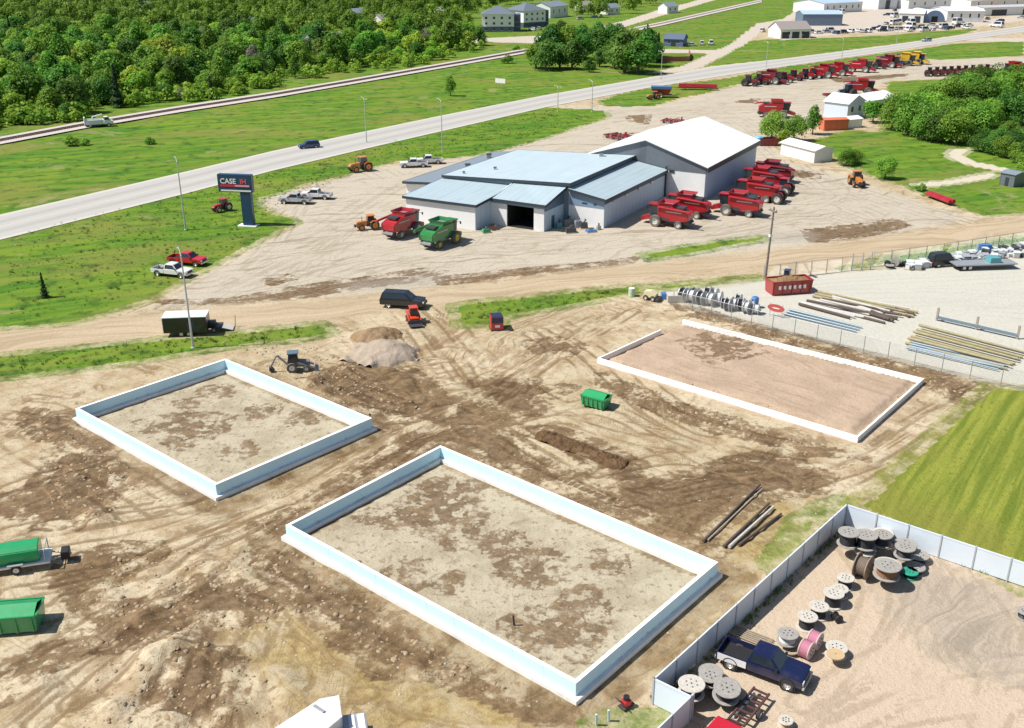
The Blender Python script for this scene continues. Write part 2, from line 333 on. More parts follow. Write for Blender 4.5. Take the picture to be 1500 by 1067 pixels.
RUTS = [[(0,1015),(150,935),(300,845),(420,765),(560,672),(650,612),(700,570),(650,490),(610,452)], [(0,985),(130,925),(280,830),(430,735),(560,650),(690,590),(800,520),(900,462)], [(60,1040),(200,930),(330,850),(450,745),(600,655),(720,600),(760,560)],
 [(330,985),(362,915),(335,872),(270,862),(180,905),(90,968)], [(300,1000),(335,915),(300,885),(220,900),(120,965),(40,1010)], [(380,1010),(420,930),(400,880),(320,850),(220,860),(120,880)], [(420,1000),(400,940),(330,890),(240,880),(140,930)],
 [(130,860),(250,835),(350,790),(430,720)], [(0,880),(140,850),(260,800),(380,750),(480,700)], [(0,720),(60,700),(130,680),(180,640),(90,610),(20,640)], [(0,600),(60,610),(100,640),(200,690),(270,735)],
 [(230,452),(350,402),(480,335),(600,262)], [(262,446),(420,372),(520,328),(640,278)], [(300,438),(450,375),(560,345),(700,348)], [(330,434),(500,385),(660,352),(800,352),(950,352),(1100,332),(1230,290),(1200,255)], [(500,258),(440,300),(390,370),(280,436)], [(420,425),(560,390),(700,372),(860,362),(980,345)], [(480,420),(620,380),(760,365),(900,350),(1050,345),(1180,320)],
 [(1140,300),(1220,285),(1290,305),(1315,332),(1250,348),(1170,336)], [(1120,318),(1200,300),(1270,316),(1290,338),(1220,346)], [(1100,330),(1190,312),(1250,322)], [(1150,280),(1240,275),(1330,300),(1420,325)], [(560,250),(650,300),(690,345),(620,400)], [(870,165),(760,215),(640,255),(520,330),(420,420)], [(900,165),(1000,160),(1080,175),(1130,215),(1180,260),(1240,300)], [(1050,130),(1150,125),(1300,112),(1450,98)], [(950,170),(1080,150),(1200,150),(1300,130)],
 [(1130,700),(1250,672),(1350,610),(1430,568)], [(1150,720),(1270,680),(1370,615),(1440,572)], [(760,622),(860,602),(960,645),(1060,692),(1200,690)], [(600,480),(640,532),(700,602),(820,682),(980,742)], [(630,470),(690,540),(780,600),(900,640),(1020,660)], [(800,480),(870,520),(960,600),(1080,650),(1230,680)], [(900,720),(1000,700),(1100,690),(1210,700)], [(930,740),(1030,715),(1140,700)], [(880,700),(980,680),(1080,690),(1160,720),(1120,760)],
 [(470,560),(540,590),(620,600),(720,560)], [(450,580),(560,620),(660,590),(700,540)], [(480,530),(560,560),(640,540)], [(560,700),(660,620),(760,600)], [(340,770),(440,720),(560,655),(640,628)], [(0,790),(120,770),(260,745),(380,700),(520,640)],
 [(470,1060),(560,1000),(520,950),(420,920)], [(560,1067),(640,1020),(600,960),(500,900)], [(440,1050),(420,960),(470,900)],
 [(1110,425),(1250,412),(1400,405),(1560,395)], [(1200,432),(1350,430),(1560,440)], [(1290,450),(1420,450),(1560,460)],
 [(1290,790),(1330,850),(1300,930),(1240,1010)], [(1340,810),(1380,880),(1340,960),(1290,1040)], [(1390,820),(1430,900),(1400,990)], [(1440,840),(1480,920),(1440,1010)], [(1200,1067),(1330,1010),(1500,990)], [(1180,1040),(1320,960),(1500,900)]]
_r = random.Random(3)
def signed_line(P_, x, y):
    best = np.full(x.shape, 9.0); sg = np.ones(x.shape)
    for (ax, ay), (bx, by) in zip(P_[:-1], P_[1:]):
        m = (x > min(ax, bx)-4) & (x < max(ax, bx)+4) & (y > min(ay, by)-4) & (y < max(ay, by)+4); ii = np.nonzero(m)[0]
        ex, ey = bx-ax, by-ay; t = np.clip(((x[ii]-ax)*ex+(y[ii]-ay)*ey)/(ex*ex+ey*ey), 0, 1); qx, qy = x[ii]-ax-t*ex, y[ii]-ay-t*ey
        d = np.hypot(qx, qy); k = d < best[ii]; best[ii] = np.where(k, d, best[ii]); sg[ii] = np.where(k, np.sign(ex*qy-ey*qx), sg[ii])
    return best*sg
def smooth(P_, n=6):
    P_ = np.array(P_); out = []
    Q_ = np.vstack([2*P_[0]-P_[1], P_, 2*P_[-1]-P_[-2]])
    for i in range(1, len(Q_)-2):
        for t in np.arange(n)/n:
            a, b, c, d = Q_[i-1:i+3]; out.append(.5*(2*b+(c-a)*t+(2*a-5*b+4*c-d)*t*t+(3*b-a-3*c+d)*t**3))
    return np.array(out+[P_[-1]])
for nm_, off_ in (('rut_a', 0), ('rut_b', 2.6), ('rut_c', -3.3)):
    acc = np.full(xf.shape, 9.0)
    for P_ in RUTS:
        q_ = W(P_); q_ = q_+np.array([_r.uniform(-1.2, 1.2)+off_*.6, _r.uniform(-1.2, 1.2)+off_*.7]); sdv = signed_line(smooth(q_), xf, yf); acc = np.where(np.abs(sdv) < np.abs(acc), sdv, acc)
    MASK[nm_] = acc
rutz = sum(np.exp(-((np.abs(MASK[k])-.85)/.28)**2) for k in ('rut_a', 'rut_b', 'rut_c'))
MASK['wallsd'] = np.maximum.reduce([sd_poly(np.array([p[:2] for p in FW[k]]), xf, yf, 9) for k in ('big', 'small')])
soil = 1-np.maximum.reduce([S01(MASK[k], -1, 1) for k in ('grass', 'mow', 'road', 'compound', 'yard', 'inner', 'sidestreet', 'path')])
rgh = S01(MASK['rough'], -1, 2.5)
z = fbm(xf*.16, yf*.16, 3)*.30*soil+fbm(xf*.7, yf*.7, 3)*(.10+.42*rgh)*soil
z += soil*rgh*np.maximum(0, fbm(xf*.33+9, yf*.33, 4))*1.5
ca, sa = math.cos(R(49)), math.sin(R(49)); acr = -xf*sa+yf*ca; alg = xf*ca+yf*sa
z -= soil*S01(MASK['tracks'], -.5, 2)*np.abs(np.sin(acr*1.35+fbm(alg*.08, acr*.3, 2)*5))**8*.16
z += soil*S01(MASK['damp'], -.3, .6)*(-.06)-np.minimum(rutz, 1.2)*soil*.10*(1-S01(wall, -1, 0))
z -= soil*S01(wall, -1.6, -.2)*.16*(1-S01(wall, .2, .5))                  # backfill trench along the walls
z *= 1-S01(wall, -.9, -.5)*(1-S01(wall, .5, 1.2))*.7
z = np.where(MASK['pinkfill'] > .15, .45+fbm(xf*.3, yf*.3, 3)*.14, z)
z += S01(MASK['grass'], 0, 2)*fbm(xf*.09, yf*.09, 3)*.25
z += S01(MASK['inner'], 0, 2)*fbm(xf*.5, yf*.5, 3)*.08+S01(MASK['yard'], 0, 3)*fbm(xf*.2, yf*.2, 3)*.12
hwy = sd_poly(W([(-500,423),(0,315),(280,250),(400,221.5),(520,196),(650,169),(800,139.5),(950,114),(1050,97),(1150,86),(1300,67),(1400,53),(1500,38),(1800,0),(1800,8),(1500,47),(1400,61),(1300,76),(1150,97.5),(1050,113),(950,129),(800,157.5),(650,192),(520,222),(400,250.5),(267,285.5),(0,352),(-500,480)]), xf, yf, 9)
z = z*(1-S01(hwy, -9, -4))-.12*S01(hwy, -1, 3)
for (hx, hy, hr, hh) in ((225, 968, 2.3, .5), (262, 958, 2.6, .6), (300, 975, 2.0, .6), (140, 756, 1.9, .55), (405, 990, 1.5, .6), (425, 1010, 1.3, .55), (170, 1050, 1.9, .55), (240, 1050, 2.0, .6), (310, 1020, 1.7, .6), (345, 1050, 1.4, .5), (60, 1000, 2.0, .4), (1010, 452, 1.2, .3), (120, 612, 1.5, .5), (90, 640, 1.6, .4), (480, 575, 1.6, .5), (455, 560, 1.4, .5), (860, 665, 1.6, .25)):
    hp = G(hx, hy); d_ = np.hypot(xf-hp.x, yf-hp.y)/hr*(1+.9*fbm(xf*.5, yf*.5+hx, 3)); z += hh*np.clip(1-d_, 0, 1)**.8*(1+1.3*fbm(xf*1.1, yf*1.1, 3))
zmap = z.reshape(shp)
def ground_z(x, y):
    i = np.clip(np.searchsorted(gx, x)-1, 0, len(gx)-2); j = np.clip(np.searchsorted(gy, y)-1, 0, len(gy)-2)
    tx = (x-gx[i])/(gx[i+1]-gx[i]); ty = (y-gy[j])/(gy[j+1]-gy[j])
    return float((zmap[j, i]*(1-tx)+zmap[j, i+1]*tx)*(1-ty)+(zmap[j+1, i]*(1-tx)+zmap[j+1, i+1]*tx)*ty)

def ground_material():
    q = NT('soil_and_grass'); o = q.obj()
    nB = q.noise(o, .045, 4); nM = q.noise(o, .32, 5, .6); nF = q.noise(o, 1.6, 6, .65); nG = q.noise(o, 7, 4, .7)
    wv = q.n('ShaderNodeTexNoise', {'Vector': o, 'Scale': .055, 'Detail': 3.0}).outputs['Color']
    wo = q.n('ShaderNodeVectorMath', {0: q.n('ShaderNodeVectorMath', {0: wv, 1: (.5, .5, .5)}, operation='SUBTRACT').outputs[0], 1: (13, 13, 0)}, operation='MULTIPLY').outputs[0]
    ow = q.n('ShaderNodeVectorMath', {0: o, 1: wo}, operation='ADD').outputs[0]
    jit = q.math('ADD', q.math('MULTIPLY', q.math('SUBTRACT', nM, .5), 2.3), q.math('MULTIPLY', q.math('SUBTRACT', nF, .5), 1.9))
    def mask(name, k=1.0, w=.3, off=0.0):
        v = q.math('ADD', q.math('ADD', q.attr(name), off), q.math('MULTIPLY', jit, k)); return q.step(v, -w, w)
    A = q.map(ow, -R(49), (.08, 1.25, 1)); B = q.map(ow, -R(14), (.06, .95, 1)); D = q.map(ow, -R(-38), (.10, 1.1, 1))
    sA = q.noise(A, 1.0, 6, .68, .6); sB = q.noise(B, .8, 6, .68, .5); sD = q.noise(D, 1.0, 5, .65, .8)
    # dry tan soil
    c = q.mix(q.step(nB, .38, .62), (.46, .385, .255), (.54, .46, .325))
    c = q.mix(q.math('MULTIPLY', q.step(nM, .42, .66), .75), c, (.35, .25, .14))
    c = q.mix(q.math('MULTIPLY', q.step(nF, .50, .68), .6), c, (.27, .185, .10))
    c = q.mix(q.math('MULTIPLY', q.step(q.noise(o, .17, 8, .72, .8), .57, .63), .75), c, (.22, .145, .075))
    c = q.mix(q.math('MULTIPLY', q.step(sD, .52, .66), .5), c, (.29, .20, .11))
    c = q.mix(q.math('MULTIPLY', q.step(sA, .56, .66), .45), c, (.25, .17, .09))
    tr = mask('tracks', .6, 1.2)
    c = q.mix(q.math('MULTIPLY', q.math('MULTIPLY', q.step(sA, .47, .60), tr), .75), c, (.255, .175, .095))
    rk = None
    for nm, ww in (('rut_a', .85), ('rut_b', .8), ('rut_c', .95)):
        dv = q.math('ABSOLUTE', q.math('ADD', q.attr(nm), q.math('MULTIPLY', q.math('SUBTRACT', nF, .5), .5)))
        ed = q.math('SUBTRACT', 1.0, q.step(q.math('ABSOLUTE', q.math('SUBTRACT', dv, ww)), .10, .34))
        br = q.step(q.noise(o, .11 if nm == 'rut_a' else .16, 3), .40, .56); v = q.math('MULTIPLY', ed, br); rk = v if rk is None else q.math('MAXIMUM', rk, v)
    c = q.mix(q.math('MULTIPLY', rk, .62), c, (.20, .135, .072))
    # ochre clay, damp brown
    oc = mask('ochre', .7, .5)
    oc = q.math('MULTIPLY', oc, q.math('ADD', .35, q.math('MULTIPLY', q.step(nM, .35, .6), .6)))
    ocl = q.mix(q.step(nF, .35, .65), (.27, .19, .075), (.42, .325, .155)); ocl = q.mix(q.math('MULTIPLY', q.step(sD, .48, .62), .6), ocl, (.22, .15, .065))
    c = q.mix(oc, c, ocl); c = q.mix(q.math('MULTIPLY', rk, .3), c, (.18, .12, .06))
    dcol = q.mix(q.step(nF, .3, .7), (.10, .063, .033), (.25, .168, .093)); dcol = q.mix(q.math('MULTIPLY', q.step(sA, .45, .62), .6), dcol, (.09, .052, .024)); dcol = q.mix(q.math('MULTIPLY', rk, .5), dcol, (.06, .034, .016)); dcol = q.mix(q.math('MULTIPLY', q.step(sD, .55, .66), .5), dcol, (.30, .20, .11))
    # compacted fill inside the walls: paler, greyer
    fl = mask('floor', .15, .5, -.2)
    fc = q.mix(q.step(nM, .4, .65), (.455, .40, .295), (.37, .315, .22)); fc = q.mix(q.math('MULTIPLY', q.step(nF, .55, .66), .8), fc, (.20, .155, .105)); fc = q.mix(q.math('MULTIPLY', q.step(q.noise(o, .55, 7, .7, .6), .56, .62), .6), fc, (.27, .215, .145))
    c = q.mix(fl, c, fc)
    pk = mask('pinkfill', .1, .3)
    pc = q.mix(q.step(nM, .35, .65), (.47, .355, .26), (.40, .30, .215)); pc = q.mix(q.math('MULTIPLY', q.step(sD, .53, .64), .5), pc, (.30, .21, .14)); pc = q.mix(q.math('MULTIPLY', q.step(nF, .58, .7), .5), pc, (.26, .18, .12))
    c = q.mix(pk, c, pc)
    # stony yard, compound, fenced corner
    yc = q.mix(nB, (.44, .39, .31), (.50, .45, .365)); yc = q.mix(q.math('MULTIPLY', q.step(sA, .52, .66), .45), yc, (.29, .24, .175))
    yc = q.mix(q.math('MULTIPLY', q.step(sB, .53, .64), .7), yc, (.26, .20, .14)); yc = q.mix(q.math('MULTIPLY', q.step(nM, .56, .70), .55), yc, (.31, .255, .185)); yc = q.mix(q.math('MULTIPLY', q.step(nF, .56, .74), .4), yc, (.33, .285, .21)); yc = q.mix(q.math('MULTIPLY', rk, .34), yc, (.24, .19, .13))
    c = q.mix(mask('yard', .8, .5), c, yc)
    kc = q.mix(nB, (.49, .48, .42), (.54, .52, .445)); kc = q.mix(q.math('MULTIPLY', q.step(sB, .48, .66), .45), kc, (.46, .465, .41)); kc = q.mix(q.math('MULTIPLY', q.step(nF, .5, .72), .25), kc, (.40, .37, .30)); kc = q.mix(q.math('MULTIPLY', rk, .2), kc, (.36, .33, .27))
    c = q.mix(mask('compound', .3, .3), c, kc)
    ic = q.mix(nM, (.485, .385, .285), (.55, .445, .335)); ic = q.mix(q.math('MULTIPLY', q.step(nF, .55, .72), .4), ic, (.36, .275, .185)); ic = q.mix(q.math('MULTIPLY', rk, .4), ic, (.26, .20, .135))
    ic = q.mix(q.math('MULTIPLY', q.math('MULTIPLY', q.step(sA, .47, .60), mask('greyish', .8, 1.5)), .75), ic, (.27, .215, .15))
    c = q.mix(mask('inner', .1, .2), c, ic)
    hole = q.step(q.math('ADD', q.noise(o, .85, 5, .6), q.math('MULTIPLY', q.math('SUBTRACT', 1.0, q.math('MAXIMUM', fl, pk)), .3)), .42, .47)
    dm = q.math('MULTIPLY', q.math('MULTIPLY', mask('damp', 1.0, .26, .1), .92), hole)
    dm = q.math('MULTIPLY', dm, q.math('SUBTRACT', 1.0, q.math('MULTIPLY', q.math('MAXIMUM', fl, pk), .08)))
    wl = q.math('ADD', q.attr('wallsd'), q.math('MULTIPLY', jit, .55)); moat = q.math('MULTIPLY', q.step(wl, -2.6, -1.5), q.math('SUBTRACT', 1.0, q.step(q.attr('wallsd'), .5, 1.0)))
    dm = q.math('MAXIMUM', dm, q.math('MULTIPLY', moat, q.math('ADD', .35, q.math('MULTIPLY', q.step(nM, .38, .6), .4))))
    c = q.mix(dm, c, dcol)
    c = q.mix(q.math('MULTIPLY', mask('greyish', .8, .6), .45), c, (.31, .28, .24))
    rc = q.mix(q.step(sB, .4, .65), (.48, .385, .265), (.37, .285, .18)); rc = q.mix(q.math('MULTIPLY', q.step(nF, .56, .74), .3), rc, (.33, .25, .16))
    c = q.mix(mask('road', .25, .35), c, rc)
    # grass
    gA = q.noise(q.map(o, -R(24), (.05, .33, 1)), 1.0, 5, .62, .7)
    gc = q.mix(q.step(gA, .36, .64), (.068, .175, .015), (.16, .24, .022))
    gc = q.mix(q.math('MULTIPLY', q.step(nB, .52, .66), .65), gc, (.20, .215, .04))
    gc = q.mix(q.math('MULTIPLY', q.step(nM, .50, .66), .75), gc, (.028, .08, .012))
    gc = q.mix(q.math('MULTIPLY', q.step(nF, .55, .75), .4), gc, (.165, .21, .035)); gc = q.mix(q.math('MULTIPLY', q.step(q.noise(q.map(o, -R(24), (.012, .06, 1)), 1.0, 6, .7, .6), .50, .62), .55), gc, (.20, .20, .05))
    gc = q.mix(q.math('MULTIPLY', q.step(q.noise(o, .07, 7, .72, 1.0), .58, .66), .6), gc, (.30, .255, .13))
    gm = mask('grass', .38, .3)
    c = q.mix(gm, c, gc)
    sM = q.noise(q.map(o, -R(55), (.05, 1.1, 1)), 1.0, 5, .6, .3)
    mc = q.mix(q.step(sM, .38, .62), (.135, .18, .024), (.255, .28, .046)); mc = q.mix(q.math('MULTIPLY', q.step(nF, .5, .7), .45), mc, (.145, .165, .022))
    mc = q.mix(q.math('MULTIPLY', q.step(nB, .5, .62), .5), mc, (.22, .205, .045))
    mw = mask('mow', .35, .3); c = q.mix(mw, c, mc)
    c = q.mix(mask('sidestreet', .3, .4), c, q.mix(nF, (.44, .38, .31), (.55, .49, .42)))
    c = q.mix(mask('path', .15, .3), c, q.mix(nF, (.50, .44, .34), (.60, .54, .44)))
    # grit everywhere
    gr = q.math('SUBTRACT', 1.0, q.math('MULTIPLY', q.step(nG, .50, .72), .30))
    c = q.mix(1.0, c, q.n('ShaderNodeCombineColor', {0: gr, 1: gr, 2: gr}).outputs[0], 'MULTIPLY')
    q.put(q.b.inputs['Base Color'], c); q.b.inputs['Roughness'].default_value = .95; q.b.inputs['Specular IOR Level'].default_value = .15
    hgt = q.math('ADD', q.math('MULTIPLY', nF, .30), q.math('ADD', q.math('MULTIPLY', nG, .10), q.math('MULTIPLY', sA, .12)))
    bp = q.n('ShaderNodeBump', {'Height': hgt, 'Strength': .75, 'Distance': .55}); q.put(q.b.inputs['Normal'], bp.outputs[0])
    return q.m
GM = ground_material()
ny, nx = shp
idx = np.arange(nx*ny).reshape(ny, nx)
quads = np.stack([idx[:-1, :-1], idx[:-1, 1:], idx[1:, 1:], idx[1:, :-1]], -1).reshape(-1, 4)
def fm(k): return MASK[k][quads].mean(1)
cls = np.zeros(len(quads), int)
for i, k in enumerate(('grass', 'yard', 'compound', 'road', 'sidestreet', 'path', 'mow')):
    cls[fm(k) > 0] = i+1
names = ['ground', 'grass_verge', 'gravel_yard', 'gravel_yard', 'gravel_road', 'side_street', 'footpath', 'mown_field']
V = np.stack([xf, yf, z], 1)
for nm in ['ground', 'grass_verge', 'gravel_yard', 'gravel_road', 'side_street', 'footpath', 'mown_field']:
    sel = quads[np.isin(cls, [i for i, n in enumerate(names) if n == nm])]
    u, inv = np.unique(sel, return_inverse=True)
    me = arrays(nm, V[u], inv.reshape(-1, 4), GM)
    me.polygons.foreach_set('use_smooth', np.ones(len(sel), bool))
    for k in MASK:
        a = me.attributes.new(k, 'FLOAT', 'POINT'); a.data.foreach_set('value', MASK[k][u].astype(np.float32))
    o = bpy.data.objects.new(nm, me); C.objects.link(o); tag(o, kind='structure')

# highway: asphalt sheet with pale shoulders and a worn centre line
def strip(name, up, lo, mat, zz, n=14):
    a = [G(*p) for p in up]; b = [G(*p) for p in lo]; vs = []; fs = []
    for k in range(len(a)-1):
        for j in range(n):
            t = j/n; vs.append((a[k].lerp(a[k+1], t), b[k].lerp(b[k+1], t)))
    vs.append((a[-1], b[-1])); m = 6; pts = []; uv = []
    for i, (p, q_) in enumerate(vs):
        for j in range(m+1): r = p.lerp(q_, j/m); pts.append((r.x, r.y, zz)); uv.append(j/m)
    for i in range(len(vs)-1):
        for j in range(m): fs.append((i*(m+1)+j, i*(m+1)+j+1, (i+1)*(m+1)+j+1, (i+1)*(m+1)+j))
    me = arrays(name, pts, fs, mat); at = me.attributes.new('across', 'FLOAT', 'POINT'); at.data.foreach_set('value', np.array(uv, np.float32))
    o = bpy.data.objects.new(name, me); C.objects.link(o); return tag(o, kind='structure')
q = NT('highway_asphalt'); o_ = q.obj(); ac = q.attr('across')
s1 = q.noise(q.map(o_, -R(26), (.02, 1.2, 1)), 1.0, 5, .6); n1 = q.noise(o_, 1.2, 5)
c_ = q.mix(s1, (.38, .365, .34), (.46, .445, .42)); c_ = q.mix(q.math('MULTIPLY', q.step(n1, .5, .7), .3), c_, (.36, .35, .33))
edge = q.math('ABSOLUTE', q.math('SUBTRACT', ac, .5))
wp_ = q.math('MULTIPLY', q.math('SUBTRACT', 1.0, q.step(q.math('ABSOLUTE', q.math('SUBTRACT', edge, .19)), .03, .10)), q.math('ADD', .25, q.math('MULTIPLY', n1, .35))); c_ = q.mix(wp_, c_, (.29, .28, .265))
c_ = q.mix(q.math('MULTIPLY', q.step(edge, .40, .44), .6), c_, (.56, .52, .45))
c_ = q.mix(q.math('MULTIPLY', q.math('SUBTRACT', 1.0, q.step(edge, .008, .016)), .45), c_, (.62, .58, .40))
q.put(q.b.inputs['Base Color'], c_); q.b.inputs['Roughness'].default_value = .9
strip('highway', [(-500,423),(0,315),(280,250),(400,221.5),(520,196),(650,169),(800,139.5),(950,114),(1050,97),(1150,86),(1300,67),(1400,53),(1500,38),(1800,0)],
      [(-500,480),(0,352),(267,285.5),(400,250.5),(520,222),(650,192),(800,157.5),(950,129),(1050,113),(1150,97.5),(1300,76),(1400,61),(1500,47),(1800,8)], q.m, .05)
# railway: ballast bed, ties, two rails
bal = M('ballast_stone', (.50, .44, .42), .95, var=.3, scale=2.5, bump=.6)
rl = [(-160,244),(0,208),(120,185.5),(260,162),(400,140.5),(520,120),(600,106),(700,88.5),(783,73.5),(880,54),(970,35.5),(1116,2)]
strip('railway_ballast', [(x, y-5.6*(.4+.6*y/210)) for x, y in rl], [(x, y+5.4*(.4+.6*y/210)) for x, y in rl], bal, .30, 6)
mb = MB(); wp = [G(*p) for p in rl]
for a, b in zip(wp[:-1], wp[1:]):
    d = (b-a).normalized(); nn = Vector((-d.y, d.x, 0))
    for s in (-.75, .75): mb.slab([a+nn*(s-.06)+Vector((0,0,.58)), b+nn*(s-.06)+Vector((0,0,.58)), b+nn*(s+.06)+Vector((0,0,.58)), a+nn*(s+.06)+Vector((0,0,.58))], .18)
tr_ = mb.build('railway_rails', M('rail_steel', (.26, .19, .16), .5, .6)); tag(tr_, kind='structure')
mb = MB()
for a, b in zip(wp[:-1], wp[1:]):
    if a.y > 420: continue
    d = (b-a).normalized(); nn = Vector((-d.y, d.x, 0)); L = (b-a).length
    for i in range(int(L/.7)):
        p = a+d*(i*.7); mb.slab([p+nn*1.3-d*.12+Vector((0,0,.42)), p-nn*1.3-d*.12+Vector((0,0,.42)), p-nn*1.3+d*.12+Vector((0,0,.42)), p+nn*1.3+d*.12+Vector((0,0,.42))], .1)
tag(mb.build('railway_ties', M('tie_wood', (.12, .085, .065), .9, var=.3)), kind='structure')

# ------------------------------------------------------------------ foundations
icf = M('pale_form_foam', (.60, .83, .93), .7, var=.04, scale=1.2, bump=.12, splash=.55)
topm = M('wall_top_white', (.84, .84, .83), .7, var=.03)
memb = M('concrete_footing', (.78, .78, .76), .9, var=.08, dirt=.25)
def foundation(key, label, hgt, th, gap=None):
    P = FW[key]; P = [Vector((p.x, p.y, 0)) for p in P]; cen = sum(P, Vector())/4
    root = thing('foundation_wall', (cen.x, cen.y, 0)); tag(root, label, 'foundation')
    n = 4
    def off(d):   # offset outline inwards by d
        L = []
        for i in range(n):
            a, b, c = P[i-1], P[i], P[(i+1) % n]
            e1 = (b-a).normalized(); e2 = (c-b).normalized()
            n1 = Vector((e1.y, -e1.x, 0)); n2 = Vector((e2.y, -e2.x, 0))
            s = (n1+n2)/(1+n1.dot(n2)); L.append(b+s*d-cen)
        return L
    out, inn = off(0), off(th)
    for i in range(n):
        j = (i+1) % n; a, b, c, d = out[i], out[j], inn[j], inn[i]
        if gap and gap[0] == i:
            b = a.lerp(b, gap[1]); c = d.lerp(c, gap[1])
        L = (b-a).length; k = max(2, int(L/2.4)); m = MB()
        for t in range(k):                       # courses of form panels, a hair proud of each other
            e = .004*(t % 2); p0, p1, p2, p3 = a.lerp(b, t/k), a.lerp(b, (t+1)/k), d.lerp(c, (t+1)/k), d.lerp(c, t/k)
            m.hexa([v+Vector((0, 0, zz)) for zz in (-.3, hgt+e) for v in (p0, p1, p2, p3)])
        m.build('wall_panel', icf if hgt > 1 else topm, root, .012)
        m = MB(); m.hexa([v+Vector((0, 0, zz)) for zz in (hgt+.006, hgt+.03) for v in (a, b, c, d)]); m.build('top_plate', topm, root)
    if hgt > 1:
        fo, fi = off(-.32), off(th+.32); m = MB()
        for i in range(n):
            j = (i+1) % n; m.hexa([v+Vector((0, 0, zz)) for zz in (-.3, .30) for v in (fo[i], fo[j], fi[j], fi[i])])
        m.build('footing', memb, root, .03)
    return root
foundation('big', 'largest white rectangular foundation wall, open and nearest to the camera', 1.3, .29)
foundation('small', 'smaller white rectangular foundation wall left of the others, beside the backhoe', 1.3, .29)
foundation('filled', 'low white foundation wall filled with pinkish soil and open at its far corner', .55, .21, (0, .72))

# ------------------------------------------------------------------ buildings
def sheet(name, col=(.5, .5, .5), **k): return M(name, col, k.pop('rough', .45), k.pop('metal', .0), var=k.pop('var', .05), scale=.35, ribs=k.pop('ribs', 1.1), **k)
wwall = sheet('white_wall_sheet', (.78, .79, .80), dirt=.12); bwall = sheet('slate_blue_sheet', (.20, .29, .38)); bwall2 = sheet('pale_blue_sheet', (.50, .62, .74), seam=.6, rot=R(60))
roofB = sheet('ice_blue_roof_sheet', (.39, .49, .535), seam=-.8, rot=R(60)); roofD = sheet('slate_roof_sheet', (.22, .265, .31), seam=-.8, rot=R(60)); roofW = sheet('white_roof_sheet', (.82, .83, .84))
roofS = sheet('shed_roof_sheet', (.82, .83, .84), seam=.5, rot=R(60))
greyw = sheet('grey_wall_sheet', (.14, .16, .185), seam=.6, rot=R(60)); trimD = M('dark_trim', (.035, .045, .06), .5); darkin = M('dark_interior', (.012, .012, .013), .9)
UA = Vector((math.cos(R(60)), math.sin(R(60)), 0)); VA = Vector((-UA.y, UA.x, 0))
def uv(u, v, z=0): return UA*u+VA*v+Vector((0, 0, z))
D0 = uv(141, 88); dl = thing('dealership_building', (D0.x, D0.y, 0))
tag(dl, 'large light blue roofed service building with white walls and an open black bay door', 'building')
def P(u, v, z): return uv(u, v, z)-D0
def block(name, u0, u1, v0, v1, tops, mat, parent=dl):   # tops: heights at (u0v0,u1v0,u1v1,u0v1)
    m = MB(); c = [(u0, v0), (u1, v0), (u1, v1), (u0, v1)]
    m.hexa([P(u, v, -.2) for u, v in c]+[P(u, v, t) for (u, v), t in zip(c, tops)]); return m.build(name, mat, parent)
def roof(name, c, mat, t=.22, parent=dl, fascia=trimD):
    o = MB().slab([P(*x) for x in c], t).build(name, mat, parent)
    if fascia:
        m = MB(); p = [P(*x) for x in c]
        for a, b in zip(p, p[1:]+p[:1]):
            d = (b-a).normalized(); n = Vector((d.y, -d.x, 0)).normalized()*.06
            m.hexa([a+Vector((0, 0, -.42)), b+Vector((0, 0, -.42)), b+n+Vector((0, 0, -.42)), a+n+Vector((0, 0, -.42)), a+Vector((0, 0, .03)), b+Vector((0, 0, .03)), b+n+Vector((0, 0, .03)), a+n+Vector((0, 0, .03))])
        m.build('fascia', fascia, o)
    return o
# left wing
block('wall', 136.1, 148, 85.5, 99.3, (4.2, 5.0, 4.7, 4.0), wwall)
roof('roof', [(135.7, 85.1, 4.35), (148.4, 85.1, 5.2), (148.4, 99.7, 4.9), (135.7, 99.7, 4.15)], roofB)
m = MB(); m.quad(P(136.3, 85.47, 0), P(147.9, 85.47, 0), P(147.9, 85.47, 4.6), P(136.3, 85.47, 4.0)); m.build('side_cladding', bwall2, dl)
# bay with the big open door
for v0, v1 in ((75.4, 77.3), (82.4, 85.45)): block('wall', 141, 148, v0, v1, (4.3, 5.6, 5.6, 4.3), wwall)
m = MB(); m.hexa([P(141, 77.3, 3.7), P(141.5, 77.3, 3.7), P(141.5, 82.4, 3.7), P(141, 82.4, 3.7), P(141, 77.3, 4.3), P(141.5, 77.3, 4.35), P(141.5, 82.4, 4.35), P(141, 82.4, 4.3)]); m.build('door_lintel', bwall, dl)
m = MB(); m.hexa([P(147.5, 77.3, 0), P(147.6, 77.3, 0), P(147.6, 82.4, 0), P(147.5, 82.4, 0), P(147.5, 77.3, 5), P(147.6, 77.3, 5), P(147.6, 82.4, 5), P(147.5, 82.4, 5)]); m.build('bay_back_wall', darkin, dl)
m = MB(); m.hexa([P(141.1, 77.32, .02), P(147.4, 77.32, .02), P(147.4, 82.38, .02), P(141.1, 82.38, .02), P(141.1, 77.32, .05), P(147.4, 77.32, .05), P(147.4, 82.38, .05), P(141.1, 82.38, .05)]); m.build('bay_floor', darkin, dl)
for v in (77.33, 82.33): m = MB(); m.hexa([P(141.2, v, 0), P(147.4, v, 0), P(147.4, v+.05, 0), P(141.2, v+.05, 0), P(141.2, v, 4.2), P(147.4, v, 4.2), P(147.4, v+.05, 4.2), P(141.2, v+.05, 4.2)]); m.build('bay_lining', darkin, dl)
m = MB(); m.hexa([P(u, v, z) for z in (3.72, 4.32) for u, v in ((140.92, 75.3), (140.98, 75.3), (140.98, 85.4), (140.92, 85.4))]); m.build('band', bwall, dl)
